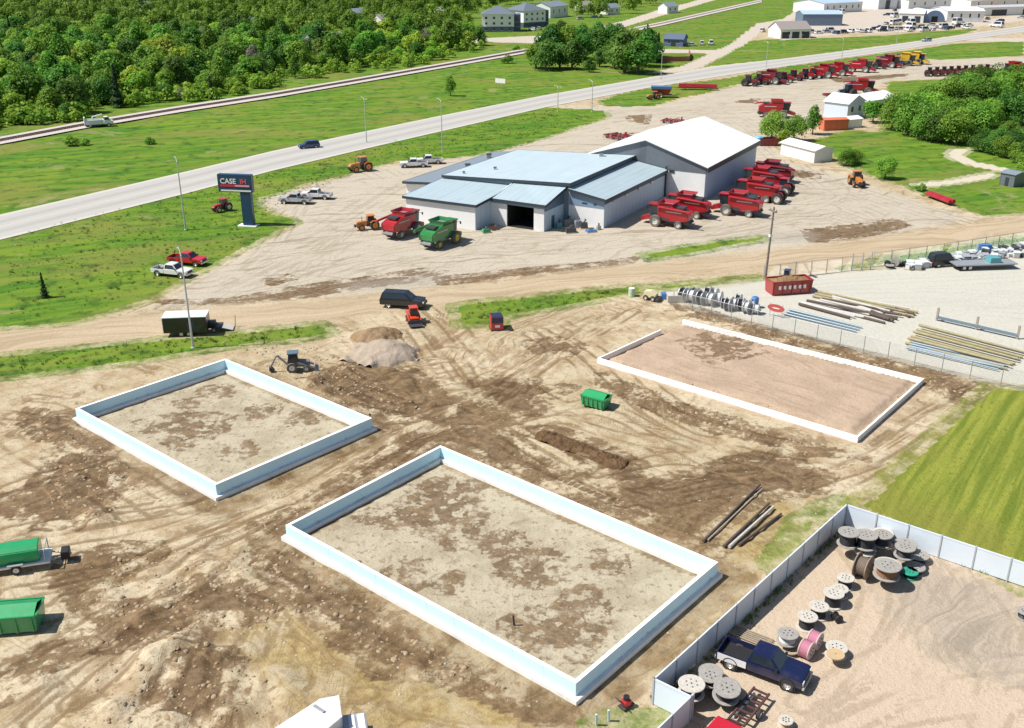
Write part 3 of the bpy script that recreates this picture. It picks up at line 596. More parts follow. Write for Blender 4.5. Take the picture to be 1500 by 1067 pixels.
roof('roof', [(140.5, 74.9, 4.55), (148.4, 74.9, 6.2), (148.4, 85.0, 5.75), (140.5, 85.0, 4.5)], roofB)
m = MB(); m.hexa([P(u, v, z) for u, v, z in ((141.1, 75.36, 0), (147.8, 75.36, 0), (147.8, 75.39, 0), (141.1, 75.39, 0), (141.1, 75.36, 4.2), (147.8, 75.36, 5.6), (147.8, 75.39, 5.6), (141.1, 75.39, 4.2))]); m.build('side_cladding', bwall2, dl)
m = MB(); m.hexa([P(143.5+a, 75.30+b, z) for z in (0, 2.1) for a, b in ((0, 0), (1.0, 0), (1.0, .05), (0, .05))]); m.build('side_door', M('dark_teal_door', (.06, .13, .14), .4), dl)
# right wing
block('wall', 147.8, 174.2, 67.9, 74.4, (4.75, 4.75, 5.6, 5.6), wwall)
roof('roof', [(147.3, 67.4, 4.95), (174.2, 67.4, 4.95), (174.2, 74.4, 6.0), (147.3, 74.4, 6.0)], roofB)
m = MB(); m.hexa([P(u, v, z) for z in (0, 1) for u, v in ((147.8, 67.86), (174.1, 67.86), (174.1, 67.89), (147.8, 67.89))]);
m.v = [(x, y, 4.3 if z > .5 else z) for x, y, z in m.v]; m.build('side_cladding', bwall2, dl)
m = MB(); m.hexa([P(147.75, 67.9, 3.25), P(147.79, 67.9, 3.25), P(147.79, 74.3, 3.25), P(147.75, 74.3, 3.25), P(147.75, 67.9, 4.7), P(147.79, 67.9, 4.7), P(147.79, 74.3, 5.5), P(147.75, 74.3, 5.5)]); m.build('gable_band', sheet('blue_grey_band', (.20, .29, .40)), dl)
for v, wd in ((71.0, .9), (69.3, .5)):
    m = MB(); m.hexa([P(147.70+a, v+b, z) for z in (3.7, 3.95) for a, b in ((0, 0), (.05, 0), (.05, wd), (0, wd))]); m.build('vent', trimD, dl)
m = MB(); m.hexa([P(u, v, z) for z in (3.95, 4.75) for u, v in ((147.8, 67.80), (174.0, 67.80), (174.0, 67.85), (147.8, 67.85))]); m.build('eave_band', sheet('navy_band_eave_shadow', (.05, .08, .14)), dl)  # navy wall band, with the black shadow under the eave painted in
m = MB(); m.hexa([P(u, v, z) for u, v, z in ((141.05, 75.28, 3.3), (147.7, 75.28, 3.3), (147.7, 75.33, 3.3), (141.05, 75.33, 3.3), (141.05, 75.28, 4.3), (147.7, 75.28, 5.6), (147.7, 75.33, 5.6), (141.05, 75.33, 4.3))]); m.build('eave_band', sheet('deep_blue_band', (.09, .15, .24)), dl)
for u in (151, 156, 161.5, 167):
    m = MB(); m.hexa([P(u+a, 67.6+b, z) for z in (3.7, 4.1) for a, b in ((0, 0), (.5, 0), (.5, .25), (0, .25))]); m.build('wall_lamp', chrome, dl)
m = MB(); m.tube(P(174, 67.7, 0), P(174, 67.7, 5.6), .16); m.build('downpipe', trimD, dl)
# main hall roof above, dark lean-to on the far side
block('wall', 148.1, 173.9, 74.5, 99.2, (6.6, 6.6, 5.25, 5.25), bwall)
roof('roof', [(147.6, 74.1, 6.85), (174.6, 74.1, 6.85), (174.6, 99.6, 5.45), (147.6, 99.6, 5.45)], sheet('pale_ice_roof_sheet', (.46, .56, .61), seam=-.8, rot=R(60)))
block('wall', 147, 178, 99.7, 107, (3.9, 3.9, 3.5, 3.5), wwall)
roof('roof', [(146.4, 99.65, 4.3), (178.5, 99.65, 4.3), (178.5, 107.4, 3.7), (146.4, 107.4, 3.7)], roofD)
for u, v, zz, s in ((160, 102, 4.1, .9), (171, 104, 3.95, .9), (155, 93, 5.75, .5), (149, 87.5, 5.2, .5), (172, 80, 6.5, .8), (150, 96.5, 5.6, .4)):
    m = MB(); m.box(-s/2, s/2, -s/2, s/2, 0, s*.9); o = m.build('roof_vent', galv, dl, .03); o.location = P(u, v, zz)
    m = MB(); m.box(-s*.6, s*.6, -s*.6, s*.6, s*.9, s*1.0); m.build('vent_cap', steel, o)
# tall white-roofed shed
S0 = uv(174.5, 72); sh = thing('machine_shed', (S0.x, S0.y, 0)); tag(sh, 'tall grey gabled machine shed with a bright white roof, behind the service building', 'building')
def Q(u, v, z): return uv(u, v, z)-S0
U0, U1, V0, V1, EV, RG = 174.5, 204.6, 60.3, 83.9, 6.2, 9.9; VM = (V0+V1)/2
m = MB(); m.add([Q(U0, V0, -.2), Q(U1, V0, -.2), Q(U1, V1, -.2), Q(U0, V1, -.2), Q(U0, V0, EV), Q(U1, V0, EV), Q(U1, V1, EV), Q(U0, V1, EV), Q(U0, VM, RG), Q(U1, VM, RG)],
                [(0, 1, 5, 4), (2, 3, 7, 6), (0, 4, 8, 7, 3), (1, 2, 6, 9, 5), (4, 5, 9, 8), (6, 7, 8, 9), (0, 3, 2, 1)]); m.build('wall', wwall, sh)
m = MB(); m.add([Q(U0-.06, V0, 4.9), Q(U0-.06, V1, 4.9), Q(U0-.06, V1, EV), Q(U0-.06, VM, RG), Q(U0-.06, V0, EV), Q(U0-.03, V0, 4.9), Q(U0-.03, V1, 4.9), Q(U0-.03, V1, EV), Q(U0-.03, VM, RG), Q(U0-.03, V0, EV)],
                [(0, 1, 2, 3, 4), (9, 8, 7, 6, 5), (0, 5, 6, 1), (1, 6, 7, 2), (2, 7, 8, 3), (3, 8, 9, 4), (4, 9, 5, 0)]); m.build('gable_band', greyw, sh)
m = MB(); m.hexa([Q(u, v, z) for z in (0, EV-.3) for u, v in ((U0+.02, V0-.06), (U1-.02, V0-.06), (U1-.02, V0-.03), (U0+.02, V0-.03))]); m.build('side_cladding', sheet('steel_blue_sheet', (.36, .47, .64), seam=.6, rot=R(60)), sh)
sl = (RG-EV)/(VM-V0)
for a, b in ((V0-.6, VM), (V1+.6, VM)):
    za = EV-.6*sl+.12; c = [Q(U0-.5, a, za), Q(U1+.5, a, za), Q(U1+.5, b, RG+.12), Q(U0-.5, b, RG+.12)]
    if a > b: c = c[::-1]
    MB().slab(c, .14).build('roof', roofS, sh)
    m = MB(); d = -.05 if a < b else .05
    m.hexa([Q(u, a+k, za+z) for z in (-.95, .02) for u, k in ((U0-.5, d), (U1+.5, d), (U1+.5, d*.1), (U0-.5, d*.1))]); m.build('eave_trim', trimD, sh)
m = MB(); m.hexa([Q(U0-.14+a, 66.3+b, z) for z in (4.45, 4.95) for a, b in ((0, 0), (.05, 0), (.05, .9), (0, .9))]); m.build('vent', trimD, sh)

def house(name, pl, pr, depth, h, rise, wall, roofm, label, cat='house', axis='x', wins=0, doors=0, eave=.4, hip=False, dark=None, base=None):
    """building whose front bottom edge runs from pl to pr; ridge along its front (x) or back into the depth (y)"""
    a, b = (G(*pl), G(*pr)); L = (b-a).length; r = thing(name, a, math.atan2(b.y-a.y, b.x-a.x)); tag(r, label, cat)
    m = MB()
    if axis == 'x': prof = [(0, -.2), (depth, -.2), (depth, h), (depth/2, h+rise), (0, h)]; n = 5; vs = [(0, y, z) for y, z in prof]+[(L, y, z) for y, z in prof]
    else: prof = [(0, -.2), (L, -.2), (L, h), (L/2, h+rise), (0, h)]; n = 5; vs = [(x, 0, z) for x, z in prof]+[(x, depth, z) for x, z in prof]
    if hip: m.box(0, L, 0, depth, -.2, h)
    else: m.add(vs, [tuple(range(n)), tuple(range(2*n-1, n-1, -1))]+[(i, i+n, (i+1) % n+n, (i+1) % n) for i in range(n)])
    m.build('wall', wall, r); e = eave; m = MB()
    if hip:
        k = min(L, depth)/2
        p = [(-e, -e, h), (L+e, -e, h), (L+e, depth+e, h), (-e, depth+e, h), (k, depth/2, h+rise), (L-k, depth/2, h+rise)]
        m.add(p, [(0, 1, 5, 4), (1, 2, 5), (2, 3, 4, 5), (3, 0, 4), (3, 2, 1, 0)])
    elif axis == 'x':
        s = rise/(depth/2)*e
        m.slab([(-e, -e, h-s+.1), (L+e, -e, h-s+.1), (L+e, depth/2, h+rise+.1), (-e, depth/2, h+rise+.1)], .12)
        m.slab([(-e, depth/2, h+rise+.1), (L+e, depth/2, h+rise+.1), (L+e, depth+e, h-s+.1), (-e, depth+e, h-s+.1)], .12)
    else:
        s = rise/(L/2)*e
        m.slab([(-e, -e, h-s+.1), (L/2, -e, h+rise+.1), (L/2, depth+e, h+rise+.1), (-e, depth+e, h-s+.1)], .12)
        m.slab([(L/2, -e, h+rise+.1), (L+e, -e, h-s+.1), (L+e, depth+e, h-s+.1), (L/2, depth+e, h+rise+.1)], .12)
    m.build('roof', roofm, r)
    for i in range(wins):
        x = L*(i+.6)/(wins+.2); m = MB(); m.box(x-.5, x+.5, -.06, -.01, h*.42, h*.75); f = m.build('window', glass, r)
        m = MB(); m.box(x-.6, x+.6, -.09, -.02, h*.42-.12, h*.42-.01); m.build('sill', white, f)
    for i in range(doors):
        x = L*(i+.5)/doors; m = MB(); m.box(x-L*.12, x+L*.12, -.06, -.01, 0, h*.72); m.build('door', dark or trimD, r)
    if base:
        m = MB(); m.box(-.03, L+.03, -.05, depth, -.1, h*.30); m.build('base_wall', base, r)
    return r
navy = sheet('navy_wall_sheet', (.13, .18, .26)); shing = M('slate_shingles', (.13, .16, .20), .9, var=.25, scale=4); cream = M('cream_stucco', (.72, .70, .63), .9); brownr = M('brown_shingles', (.28, .25, .24), .9, var=.2)
palew = sheet('off_white_sheet', (.74, .75, .74)); teal = M('teal_paint', (.10, .32, .36), .5)
house('storage_shed', (1143, 226), (1192, 239), 5, 2.6, .7, wwall, roofW, 'long low white shed with white roof and black eaves, right of the big shed', 'shed', eave=.35)
bpy.data.objects['storage_shed'].children[0]
def apart(pl, pr, label, depth=15):
    r = house('apartment_building', pl, pr, depth, 8.6, 3.8, M('white_stucco', (.82, .82, .80), .9), shing, label, 'apartments', hip=True, wins=0, eave=.7, base=M('navy_cladding', (.07, .10, .16), .7))
    a, b = G(*pl), G(*pr); L = (b-a).length
    for i in range(4):
        for z_ in (.7, 3.6, 6.3):
            m = MB(); x = L*(i+.55)/4.1; m.box(x-.55, x+.55, -.09, -.02, z_, z_+1.1); f = m.build('window', glass, r); m = MB(); m.box(x-.62, x+.62, -.11, -.02, z_-.12, z_-.02); m.build('sill', white, f)
    m = MB(); m.box(L, L+3.4, 1.5, depth-2, 0, 8.3); m.build('stair_tower', M('navy_cladding'), r)
    m = MB()
    for z_ in (2.4, 4.8): MB().box(L+.2, L+3.3, .5, 1.5, z_, z_+.15).build('balcony', galv, r)
apart((706, 47), (753, 47), 'white and navy apartment block nearest the railway, with hipped slate roof')
apart((767, 41), (799, 39), 'white and navy apartment block behind the first, between trees')
house('white_house', (806, 27), (832, 24), 14, 6.5, 2.5, palew, roofD, 'pale house with blue grey roof at the edge of the wood', wins=3)
house('blue_house', (972, 68), (1000, 69), 9, 3.2, 2.0, M('blue_siding', (.12, .16, .30), .7), M('blue_shingles', (.10, .13, .20), .9), 'dark blue house beside the side street, behind the spruce', wins=2, doors=1)
house('grey_barn', (1143, 57), (1187, 56), 13, 4.2, 3.2, white, brownr, 'white building with brown grey gable roof, leftmost by the highway', 'building', doors=3, wins=2)
house('blue_warehouse', (1175, 38), (1233, 38), 16, 6.0, 1.6, navy, sheet('blue_roof_sheet', (.42, .54, .66)), 'dark blue warehouse with a light blue roof', 'warehouse', eave=.2)
house('white_warehouse', (1206, 20), (1262, 17), 26, 6, 2.0, palew, sheet('blue_roof_sheet'), 'long pale warehouse behind the dark blue one', 'warehouse', wins=6)
house('metal_warehouse', (1286, 14), (1313, 13), 30, 8, 2.0, sheet('pale_steel_sheet', (.6, .65, .67)), roofW, 'tall pale steel warehouse at the top of the town', 'warehouse', axis='y', doors=1)
house('white_workshop', (1386, 33), (1440, 33), 24, 6.2, 1.6, palew, roofW, 'long white workshop joined to the right of the arched hall', 'workshop', wins=4)
house('white_workshop', (1316, 33), (1352, 34), 24, 5.0, 1.6, palew, roofW, 'lower white workshop left of the arched hall', 'workshop', doors=2)
house('white_store', (1421, 13), (1500, 10), 20, 5.4, 1.0, palew, roofW, 'wide white store with a flat roof at the top right', 'store', wins=4)
house('white_store', (1440, 24), (1530, 21), 14, 5.0, .8, palew, sheet('grey_roof_sheet', (.5, .52, .54)), 'wide white building behind the red loader, top right', 'store', doors=2)
house('white_store', (1330, 14), (1392, 12), 24, 6, 1.0, palew, roofB, 'pale blue roofed building behind the arched hall', 'store', wins=4)
house('white_store', (1235, 6), (1275, 4), 20, 6, 1.0, palew, roofW, 'white roofed building farthest up the town street', 'store', wins=4)
# quonset
a, b = G(1352, 33), G(1384, 33); L = (b-a).length; qh = thing('arched_hall', a, math.atan2((b-a).y, (b-a).x)); tag(qh, 'arched steel hall with blue front and dark doorway', 'hall')
arc = [(L/2-L/2*math.cos(t), L*.52*math.sin(t)) for t in np.linspace(0, math.pi, 15)]
for nm, y0, y1, mt, s in (('front_wall', 0, .4, sheet('quonset_blue', (.16, .25, .40)), 1.0), ('shell', .4, 28, palew, .97)):
    m = MB(); pr_ = [((x-L/2)*s+L/2, z_*s) for x, z_ in arc]; m.side([(x, z_) for x, z_ in pr_], y0, y1); m.build(nm, mt, qh)
m = MB(); m.box(L*.36, L*.64, -.08, -.02, 0, L*.26); m.build('doorway', darkin, qh)
# white farm buildings right of the yard
house('white_house', (1240, 176), (1264, 171), 7, 4.2, 1.8, M('blue_white_siding', (.58, .66, .76), .7), roofW, 'small two storey house with pale blue gable beside the trees', 'house', axis='y', wins=2)
house('long_white_shed', (1262, 168), (1312, 160), 9, 3.4, 1.2, wwall, roofW, 'long white roofed shed half hidden by the trees', 'shed')
house('white_garage', (1222, 191), (1262, 187), 4, 2.2, .5, wwall, roofW, 'low white garage in front of the pale blue gabled house', 'garage', eave=.2)
house('grey_white_garage', (1463, 271), (1484, 275), 4, 2.4, .25, greyw, roofD, 'grey and white cabin at the end of the footpath', 'cabin', eave=.2, doors=1)
for i, (px, py, wd, lab) in enumerate([(217, 18, 6, 'white gabled house deep in the wood, leftmost'), (466, 72, 6, 'pale house low between trees, above the railway'), (500, 70, 7, 'blue grey roofed house beside a lawn in the wood'), (530, 30, 8, 'white two storey house standing tall in the wood'), (565, 40, 6, 'narrow white house in the wood left of the apartments'), (372, 44, 5, 'white gable peeping out of the wood'), (655, 28, 9, 'cream house just left of the apartment blocks'), (900, 22, 8, 'small white house by the upper street'), (862, 18, 7, 'pale house under the trees right of the apartments'), (985, 20, 8, 'white house beside the upper railway'), (180, 6, 9, 'pale blue roof at the far top of the wood')]):
    house('wood_house', (px-wd*1.0, py), (px+wd*1.0, py-1), 8, 4.2, 2.2, cream if i % 3 else palew, roofD if i % 2 else brownr, lab, wins=2)
# ------------------------------------------------------------------ vehicles
PAINT = {}
def paint(name, col): return M(name, col, .35, var=.06, scale=1.5, coat=.5, dirt=.12)
def wheel(parent, x, y, r, wd, hub=chrome, tyre=rubber, n=20):
    s = 1 if y > 0 else -1
    o = MB().lathe([(r*.58, -wd/2), (r*.94, -wd/2), (r, -wd*.32), (r, wd*.32), (r*.94, wd/2), (r*.58, wd/2)], 'y', n).build('wheel', tyre, parent); o.location = (x, y, r)
    MB().lathe([(.02, -.02), (r*.2, s*wd*.30), (r*.5, s*wd*.28), (r*.60, s*wd*.46), (r*.60, -s*wd*.3), (.02, -s*wd*.3)], 'y', n).build('rim', hub, o)
    return o
def panes(r, b, zb, t, zt, name='window', mat=glass, e=.012, m=.14):
    """glass set into the four slopes of a cab: b, t = (x0,x1,y0,y1) at the bottom and top"""
    x0, x1, y0, y1 = b; X0, X1, Y0, Y1 = t
    def pn(A, B, Cc, D, nrm):
        A, B, Cc, D = map(Vector, (A, B, Cc, D)); L = lambda u, v: A.lerp(B, u).lerp(D.lerp(Cc, u), v); nv = Vector(nrm)*e
        p = [L(.07, m), L(.93, m), L(.93, 1-m*.8), L(.07, 1-m*.8)]
        MB().hexa([x-nv*.5 for x in p]+[x+nv for x in p]).build(name, mat, r)
    pn((x1, y0, zb), (x1, y1, zb), (X1, Y1, zt), (X1, Y0, zt), (1, 0, .5)); pn((x0, y1, zb), (x0, y0, zb), (X0, Y0, zt), (X0, Y1, zt), (-1, 0, .3))
    pn((x0, y0, zb), (x1, y0, zb), (X1, Y0, zt), (X0, Y0, zt), (0, -1, .3)); pn((x1, y1, zb), (x0, y1, zb), (X0, Y1, zt), (X1, Y1, zt), (0, 1, .3))
def pickup_fn(pm, low=None, cab=(-.75, 1.15), white_side=False):
    def fn():
        r = thing('pickup_truck'); low_ = low or pm
        m = MB(); m.box(-2.9, -.85, -.98, -.90, .55, 1.12); m.box(-2.9, -.85, .90, .98, .55, 1.12); m.box(-2.95, -2.86, -.98, .98, .55, 1.12); m.box(-.93, -.85, -.9, .9, .55, 1.12); m.build('bed', low_, r, .02)
        if white_side:
            for s in (-1, 1): MB().box(-2.84, -.9, s*.99-.012, s*.99+.012, .58, 1.07).build('side_panel', wpaint, r)
        m = MB(); m.box(-2.85, -.94, -.89, .89, .55, .72); m.build('bed_liner', black, r)
        m = MB(); m.side([(-.84, .5), (2.75, .5), (2.8, .7), (2.78, 1.0), (2.6, 1.1), (1.25, 1.18), (-.84, 1.16)], -.98, .98); m.build('body', pm, r, .04)
        b, t = (cab[0]-.08, cab[1]+.15, -.93, .93), (cab[0]+.1, cab[1]-.55, -.74, .74)
        m = MB(); m.taper(b, 1.15, t, 1.86); m.build('cab', pm, r, .04); panes(r, b, 1.15, t, 1.86, e=.02)
        m = MB(); m.box(-2.8, 2.6, -.6, .6, .34, .56); m.build('chassis', steel, r)
        m = MB(); m.box(2.76, 2.92, -.95, .95, .45, .68); m.build('front_bumper', chrome, r, .02); m = MB(); m.box(-3.06, -2.94, -.9, .9, .5, .68); m.build('rear_bumper', chrome, r, .02)
        m = MB(); m.box(2.78, 2.83, -.5, .5, .72, 1.0); m.build('grille', black, r)
        for y in (-.76, .76):
            m = MB(); m.box(2.74, 2.82, y-.18, y+.18, .76, .98); m.build('headlight', lampm, r, .01); m = MB(); m.box(-2.97, -2.93, y-.1+.1*(y > 0), y+.1*(y > 0)+.05, .75, 1.08); m.build('tail_light', redlens, r)
            m = MB(); m.box(1.0, 1.16, y*1.32-.1, y*1.32+.1, 1.2, 1.38); m.build('mirror', black, r, .02)
        for x in (-1.95, 1.85):
            for y in (-.86, .86):
                wheel(r, x, y, .42, .28); m = MB(); m.lathe([(.46, -.05), (.52, -.05), (.52, .05), (.46, .05)], 'y', 18, (x, y*1.12, .45)); m.build('wheel_arch', black, r)
        return r
    return fn
def suv_fn(pm, van=False, name='car'):
    def fn():
        r = thing(name); h = 2.0 if van else 1.68; L = 2.35
        m = MB(); m.side([(-L, .38), (L, .38), (L+.05, .6), (L, .82), (L-.2, .9), (1.1, 1.0), (-L, 1.0)], -.92, .92); m.build('body', pm, r, .05)
        b, t = (-L+.03, 1.2, -.88, .88), (-L+.3, .45, -.68, .68)
        m = MB(); m.taper(b, .99, t, h); m.build('cabin', pm, r, .05); panes(r, b, .99, t, h, e=.02)
        m = MB(); m.box(L, L+.08, -.85, .85, .36, .58); m.build('bumper', black, r, .02)
        for y in (-.68, .68):
            m = MB(); m.box(L-.04, L+.06, y-.16, y+.16, .66, .82); m.build('headlight', lampm, r); m = MB(); m.box(-L-.03, -L+.03, y-.12, y+.12, .7, .95); m.build('tail_light', redlens, r)
        for x in (-1.4, 1.45):
            for y in (-.82, .82): wheel(r, x, y, .36, .24)
        return r
    return fn
red = paint('red_machine_paint', (.37, .006, .016)); dred = paint('dark_red_paint', (.20, .008, .018)); green = paint('green_machine_paint', (.02, .20, .045)); orange = paint('orange_machine_paint', (.62, .22, .03)); yellow = paint('yellow_machine_paint', (.66, .42, .03)); navyp = paint('navy_truck_paint', (.007, .012, .055)); silver = paint('silver_paint', (.42, .44, .46)); wpaint = paint('white_truck_paint', (.78, .78, .78)); dkblue = paint('dark_blue_paint', (.02, .05, .13)); blackp = paint('black_paint', (.012, .013, .018)); redtr = paint('red_truck_paint', (.50, .015, .03)); bluep = paint('blue_paint', (.05, .18, .45))
navy_pk = Kind(pickup_fn(navyp, navyp, white_side=True)); white_pk = Kind(pickup_fn(wpaint)); red_pk = Kind(pickup_fn(redtr)); silver_pk = Kind(pickup_fn(silver)); black_pk = Kind(pickup_fn(blackp))
suv_d = Kind(suv_fn(dkblue)); suv_w = Kind(suv_fn(wpaint)); suv_s = Kind(suv_fn(silver)); van_w = Kind(suv_fn(wpaint, True, 'van')); van_b = Kind(suv_fn(blackp, True, 'van'))
navy_pk.put(1118, 985, -32, 'dark navy pickup truck with white lower bed side among the cable reels', 'pickup truck')
white_pk.put(254, 404, -17, 'white pickup truck parked on the grass in front of the red one', 'pickup truck')
red_pk.put(276, 387, -17, 'red pickup truck parked on the grass behind the white one', 'pickup truck')
suv_d.put(453, 217, 204, 'dark blue car driving alone along the highway', 'car')
silver_pk.put(433, 298, 172, 'beige silver pickup with low bed on the lot, left of the white pickup', 'pickup truck')
white_pk.put(463, 291, 172, 'white pickup with dark windows parked beside the silver one near the sign', 'pickup truck')
white_pk.put(606, 245, 187, 'white pickup on the lot edge, nearest the orange tractor', 'pickup truck')
white_pk.put(628, 240, 187, 'white pickup partly behind another white pickup, next to the slate lean-to roof', 'pickup truck')
Kind(suv_fn(blackp)).put(591, 449, -10, 'large black car on the gravel road beside the orange skid steer', 'car', scale=1.22)
suv_s.put(1357, 61, 200, 'silver car far away on the highway, top right', 'car')
for i, (k, px, py, a, lab) in enumerate([(suv_w, 1014, 68, 10, 'small white car parked beside the blue house'), (van_w, 1028, 66, 80, 'white van second from the blue house'), (van_w, 1041, 66, 85, 'tall white camper third from the blue house'), (van_w, 1117, 47, 60, 'white van beside the side street, left of the brown roofed building'), (suv_s, 1135, 46, 20, 'grey car just left of the brown roofed building')]): k.put(px, py, a, lab, 'van' if 'van' in lab or 'camper' in lab else 'car', scale=1.15 if 'camper' in lab else 1)
for i in range(26):
    px = 1190+i*9.2+random.uniform(-3, 3); py = 52-(px-1190)*.045+random.uniform(-4, 2)
    k = [van_w, suv_w, suv_s, van_w, suv_d, van_b][i % 6]
    k.put(px, py, random.choice([20, 110, 95, 200]), 'vehicle parked in the crowded row in front of the town workshops', 'car' if i % 6 in (1, 2, 4) else 'van', 'vehicles parked before the workshops', scale=random.uniform(1.0, 1.45) if k in (van_w,) else 1)
for i, (px, py) in enumerate([(690, 54), (698, 56), (703, 52), (780, 45), (790, 44), (870, 27), (880, 25), (850, 29)]):
    [suv_w, suv_s, suv_d][i % 3].put(px, py, random.uniform(0, 180), ['car parked beside the apartment blocks', 'car parked by the upper street'][i > 4], 'car', ['cars by the apartments', 'cars by the upper street'][i > 4])
for i in range(46):
    px = random.uniform(1185, 1500); py = random.uniform(8, 30) if i % 2 else 50-(px-1190)*.045+random.uniform(-12, 3)
    [van_w, suv_w, suv_s, van_w, suv_d][i % 5].put(px, py, random.uniform(0, 180), 'small vehicle or trailer scattered between the town workshops', 'car' if i % 5 in (1, 2, 4) else 'van', 'vehicles scattered among the workshops', scale=random.uniform(1.2, 1.9) if i % 5 in (0, 3) else 1)
# --- combines and tractors
def ladder(m, x, y, z0, z1):
    for dx in (-.22, .22): m.tube((x+dx, y, z0), (x+dx, y*.93, z1), .03)
    for i in range(5): z_ = z0+(z1-z0)*(i+.5)/5; m.tube((x-.22, y, z_), (x+.22, y, z_), .025)
def combine_fn(pm, hubm, name='combine_harvester', ladders=True):
    def fn():
        r = thing(name)
        m = MB(); m.side([(1.1, 1.05), (1.3, 3.35), (-1.6, 3.4), (-3.2, 2.9), (-4.2, 2.5), (-4.3, 1.5), (-3.4, 1.2), (-1.0, 1.0)], -1.35, 1.35); m.build('body', pm, r, .08)
        m = MB(); m.side([(-3.35, 1.3), (-4.1, 1.45), (-4.5, .95), (-3.9, .6), (-3.3, .8)], -1.05, 1.05); m.build('straw_chopper', steel, r, .04)
        m = MB(); m.box(-.9, 1.0, -1.38, 1.38, 1.15, 1.55); m.build('side_band', steel, r)
        for s in (-1, 1):
            m = MB(); m.box(-3.0, -.3, s*1.365-.02, s*1.365+.02, 2.55, 2.72); m.build('side_stripe', M('pale_decal', (.6, .45, .45), .5), r)
        # grain tank, flaring and open
        m = MB(); b = [(-1.3, -1.15), (1.0, -1.15), (1.0, 1.15), (-1.3, 1.15)]; t = [(-1.6, -1.5), (1.25, -1.5), (1.25, 1.5), (-1.6, 1.5)]
        for i in range(4):
            j = (i+1) % 4; m.hexa([(*b[i], 3.3), (*b[j], 3.3), (b[j][0]*.95, b[j][1]*.95, 3.3), (b[i][0]*.95, b[i][1]*.95, 3.3), (*t[i], 4.05), (*t[j], 4.05), (t[j][0]*.95, t[j][1]*.95, 4.05), (t[i][0]*.95, t[i][1]*.95, 4.05)])
        m.build('grain_tank', pm, r); m = MB(); m.box(-1.25, .95, -1.1, 1.1, 3.42, 3.5); m.build('tank_floor', M('grey_blue_tank', (.16, .18, .22), .6), r)
        b, t = (1.3, 2.75, -.85, .85), (1.35, 2.95, -.8, .8); m = MB(); m.taper(b, 1.75, t, 3.35); m.build('cab', glass, r, .04)
        m = MB(); m.box(1.2, 3.1, -.92, .92, 3.36, 3.55); m.build('cab_roof', pm, r, .05)
        m = MB(); m.hexa([(2.3, -.7, 1.0), (4.3, -.7, .45), (4.3, .7, .45), (2.3, .7, 1.0), (2.3, -.7, 1.85), (4.3, -.7, 1.15), (4.3, .7, 1.15), (2.3, .7, 1.85)]); m.build('feeder_house', pm, r, .03)
        m = MB(); m.tube((.9, 1.55, 3.3), (-4.6, 1.6, 3.0), .2, .18, 10); m.tube((-4.6, 1.6, 3.0), (-5.0, 1.6, 2.8), .2, .22, 10); m.tube((.9, 1.2, 2.6), (.9, 1.55, 3.35), .22, .22, 10); m.build('unloading_auger', pm, r)
        m = MB(); m.box(-3.2, -1.9, -.9, .9, 3.1, 3.42); m.build('engine_deck', steel, r, .03)
        m = MB(); ladder(m, 1.9, 1.45, .6, 1.8); m.box(1.2, 2.6, .9, 1.5, 1.72, 1.78); m.build('ladder', steel, r)
        m = MB(); m.tube((2.0, -1.3, 1.1), (2.0, 1.3, 1.1), .16); m.tube((-2.6, -1.1, .7), (-2.6, 1.1, .7), .12); m.build('axle', steel, r)
        for y in (-1.65, 1.65): wheel(r, 1.35, y, .98, .72, hubm, dusty, 22)
        for y in (-1.3, 1.3): wheel(r, -2.55, y, .66, .5, hubm, dusty, 18)
        for y in (-1.1, 1.1): m = MB(); m.tube((2.6, y*.8, 3.2), (2.9, y*1.35, 3.1), .03); m.box(2.85, 2.93, y*1.35-.12, y*1.35+.12, 2.8, 3.2); m.build('mirror', black, r)
        return r
    return fn
def tractor_fn(pm, hubm, dual=False):
    def fn():
        r = thing('tractor')
        m = MB(); m.side([(.4, .8), (2.7, .85), (2.75, 1.35), (2.5, 1.75), (.4, 1.9)], -.45, .45); m.build('hood', pm, r, .06)
        m = MB(); m.box(-1.6, .6, -.45, .45, .7, 1.35); m.build('chassis', steel, r, .03)
        b, t = (-1.1, .5, -.8, .8), (-.95, .35, -.72, .72); m = MB(); m.taper(b, 1.4, t, 2.85); m.build('cab', glass, r, .04)
        m = MB(); m.box(-1.15, .5, -.85, .85, 2.86, 3.02); m.build('cab_roof', pm, r, .05)
        for s in (-1, 1):
            m = MB(); m.side([(-1.9, 1.5), (-1.6, 2.0), (-.6, 2.05), (-.1, 1.6), (-.6, 1.85), (-1.5, 1.8)], s*1.0-.3, s*1.0+.3); m.build('fender', pm, r)
            m = MB(); m.box(2.72, 2.78, s*.25-.1, s*.25+.1, 1.3, 1.5); m.build('headlight', lampm, r)
        m = MB(); m.tube((1.5, .3, 1.8), (1.5, .3, 2.9), .06); m.build('exhaust', steel, r)
        m = MB(); m.box(2.75, 3.1, -.4, .4, .7, 1.2); m.build('front_weight', steel, r, .04)
        for y in ((-1.0, 1.0, -1.6, 1.6) if dual else (-1.05, 1.05)): wheel(r, -1.0, y, .98, .52, hubm, rubber, 22)
        for y in (-.95, .95): wheel(r, 1.75, y, .68, .4, hubm, rubber, 18)
        return r
    return fn
palehub = M('pale_hub', (.55, .55, .52), .5, dirt=.3)
yhub = M('yellow_hub', (.7, .5, .04), .4)
cr = Kind(combine_fn(red, palehub)); cg = Kind(combine_fn(green, yhub)); cy = Kind(combine_fn(yellow, steel)); cd_ = Kind(combine_fn(dred, palehub))
tr = Kind(tractor_fn(red, palehub, True)); to = Kind(tractor_fn(orange, orange)); td = Kind(tractor_fn(dred, steel, True)); tb = Kind(tractor_fn(dkblue, steel, True))
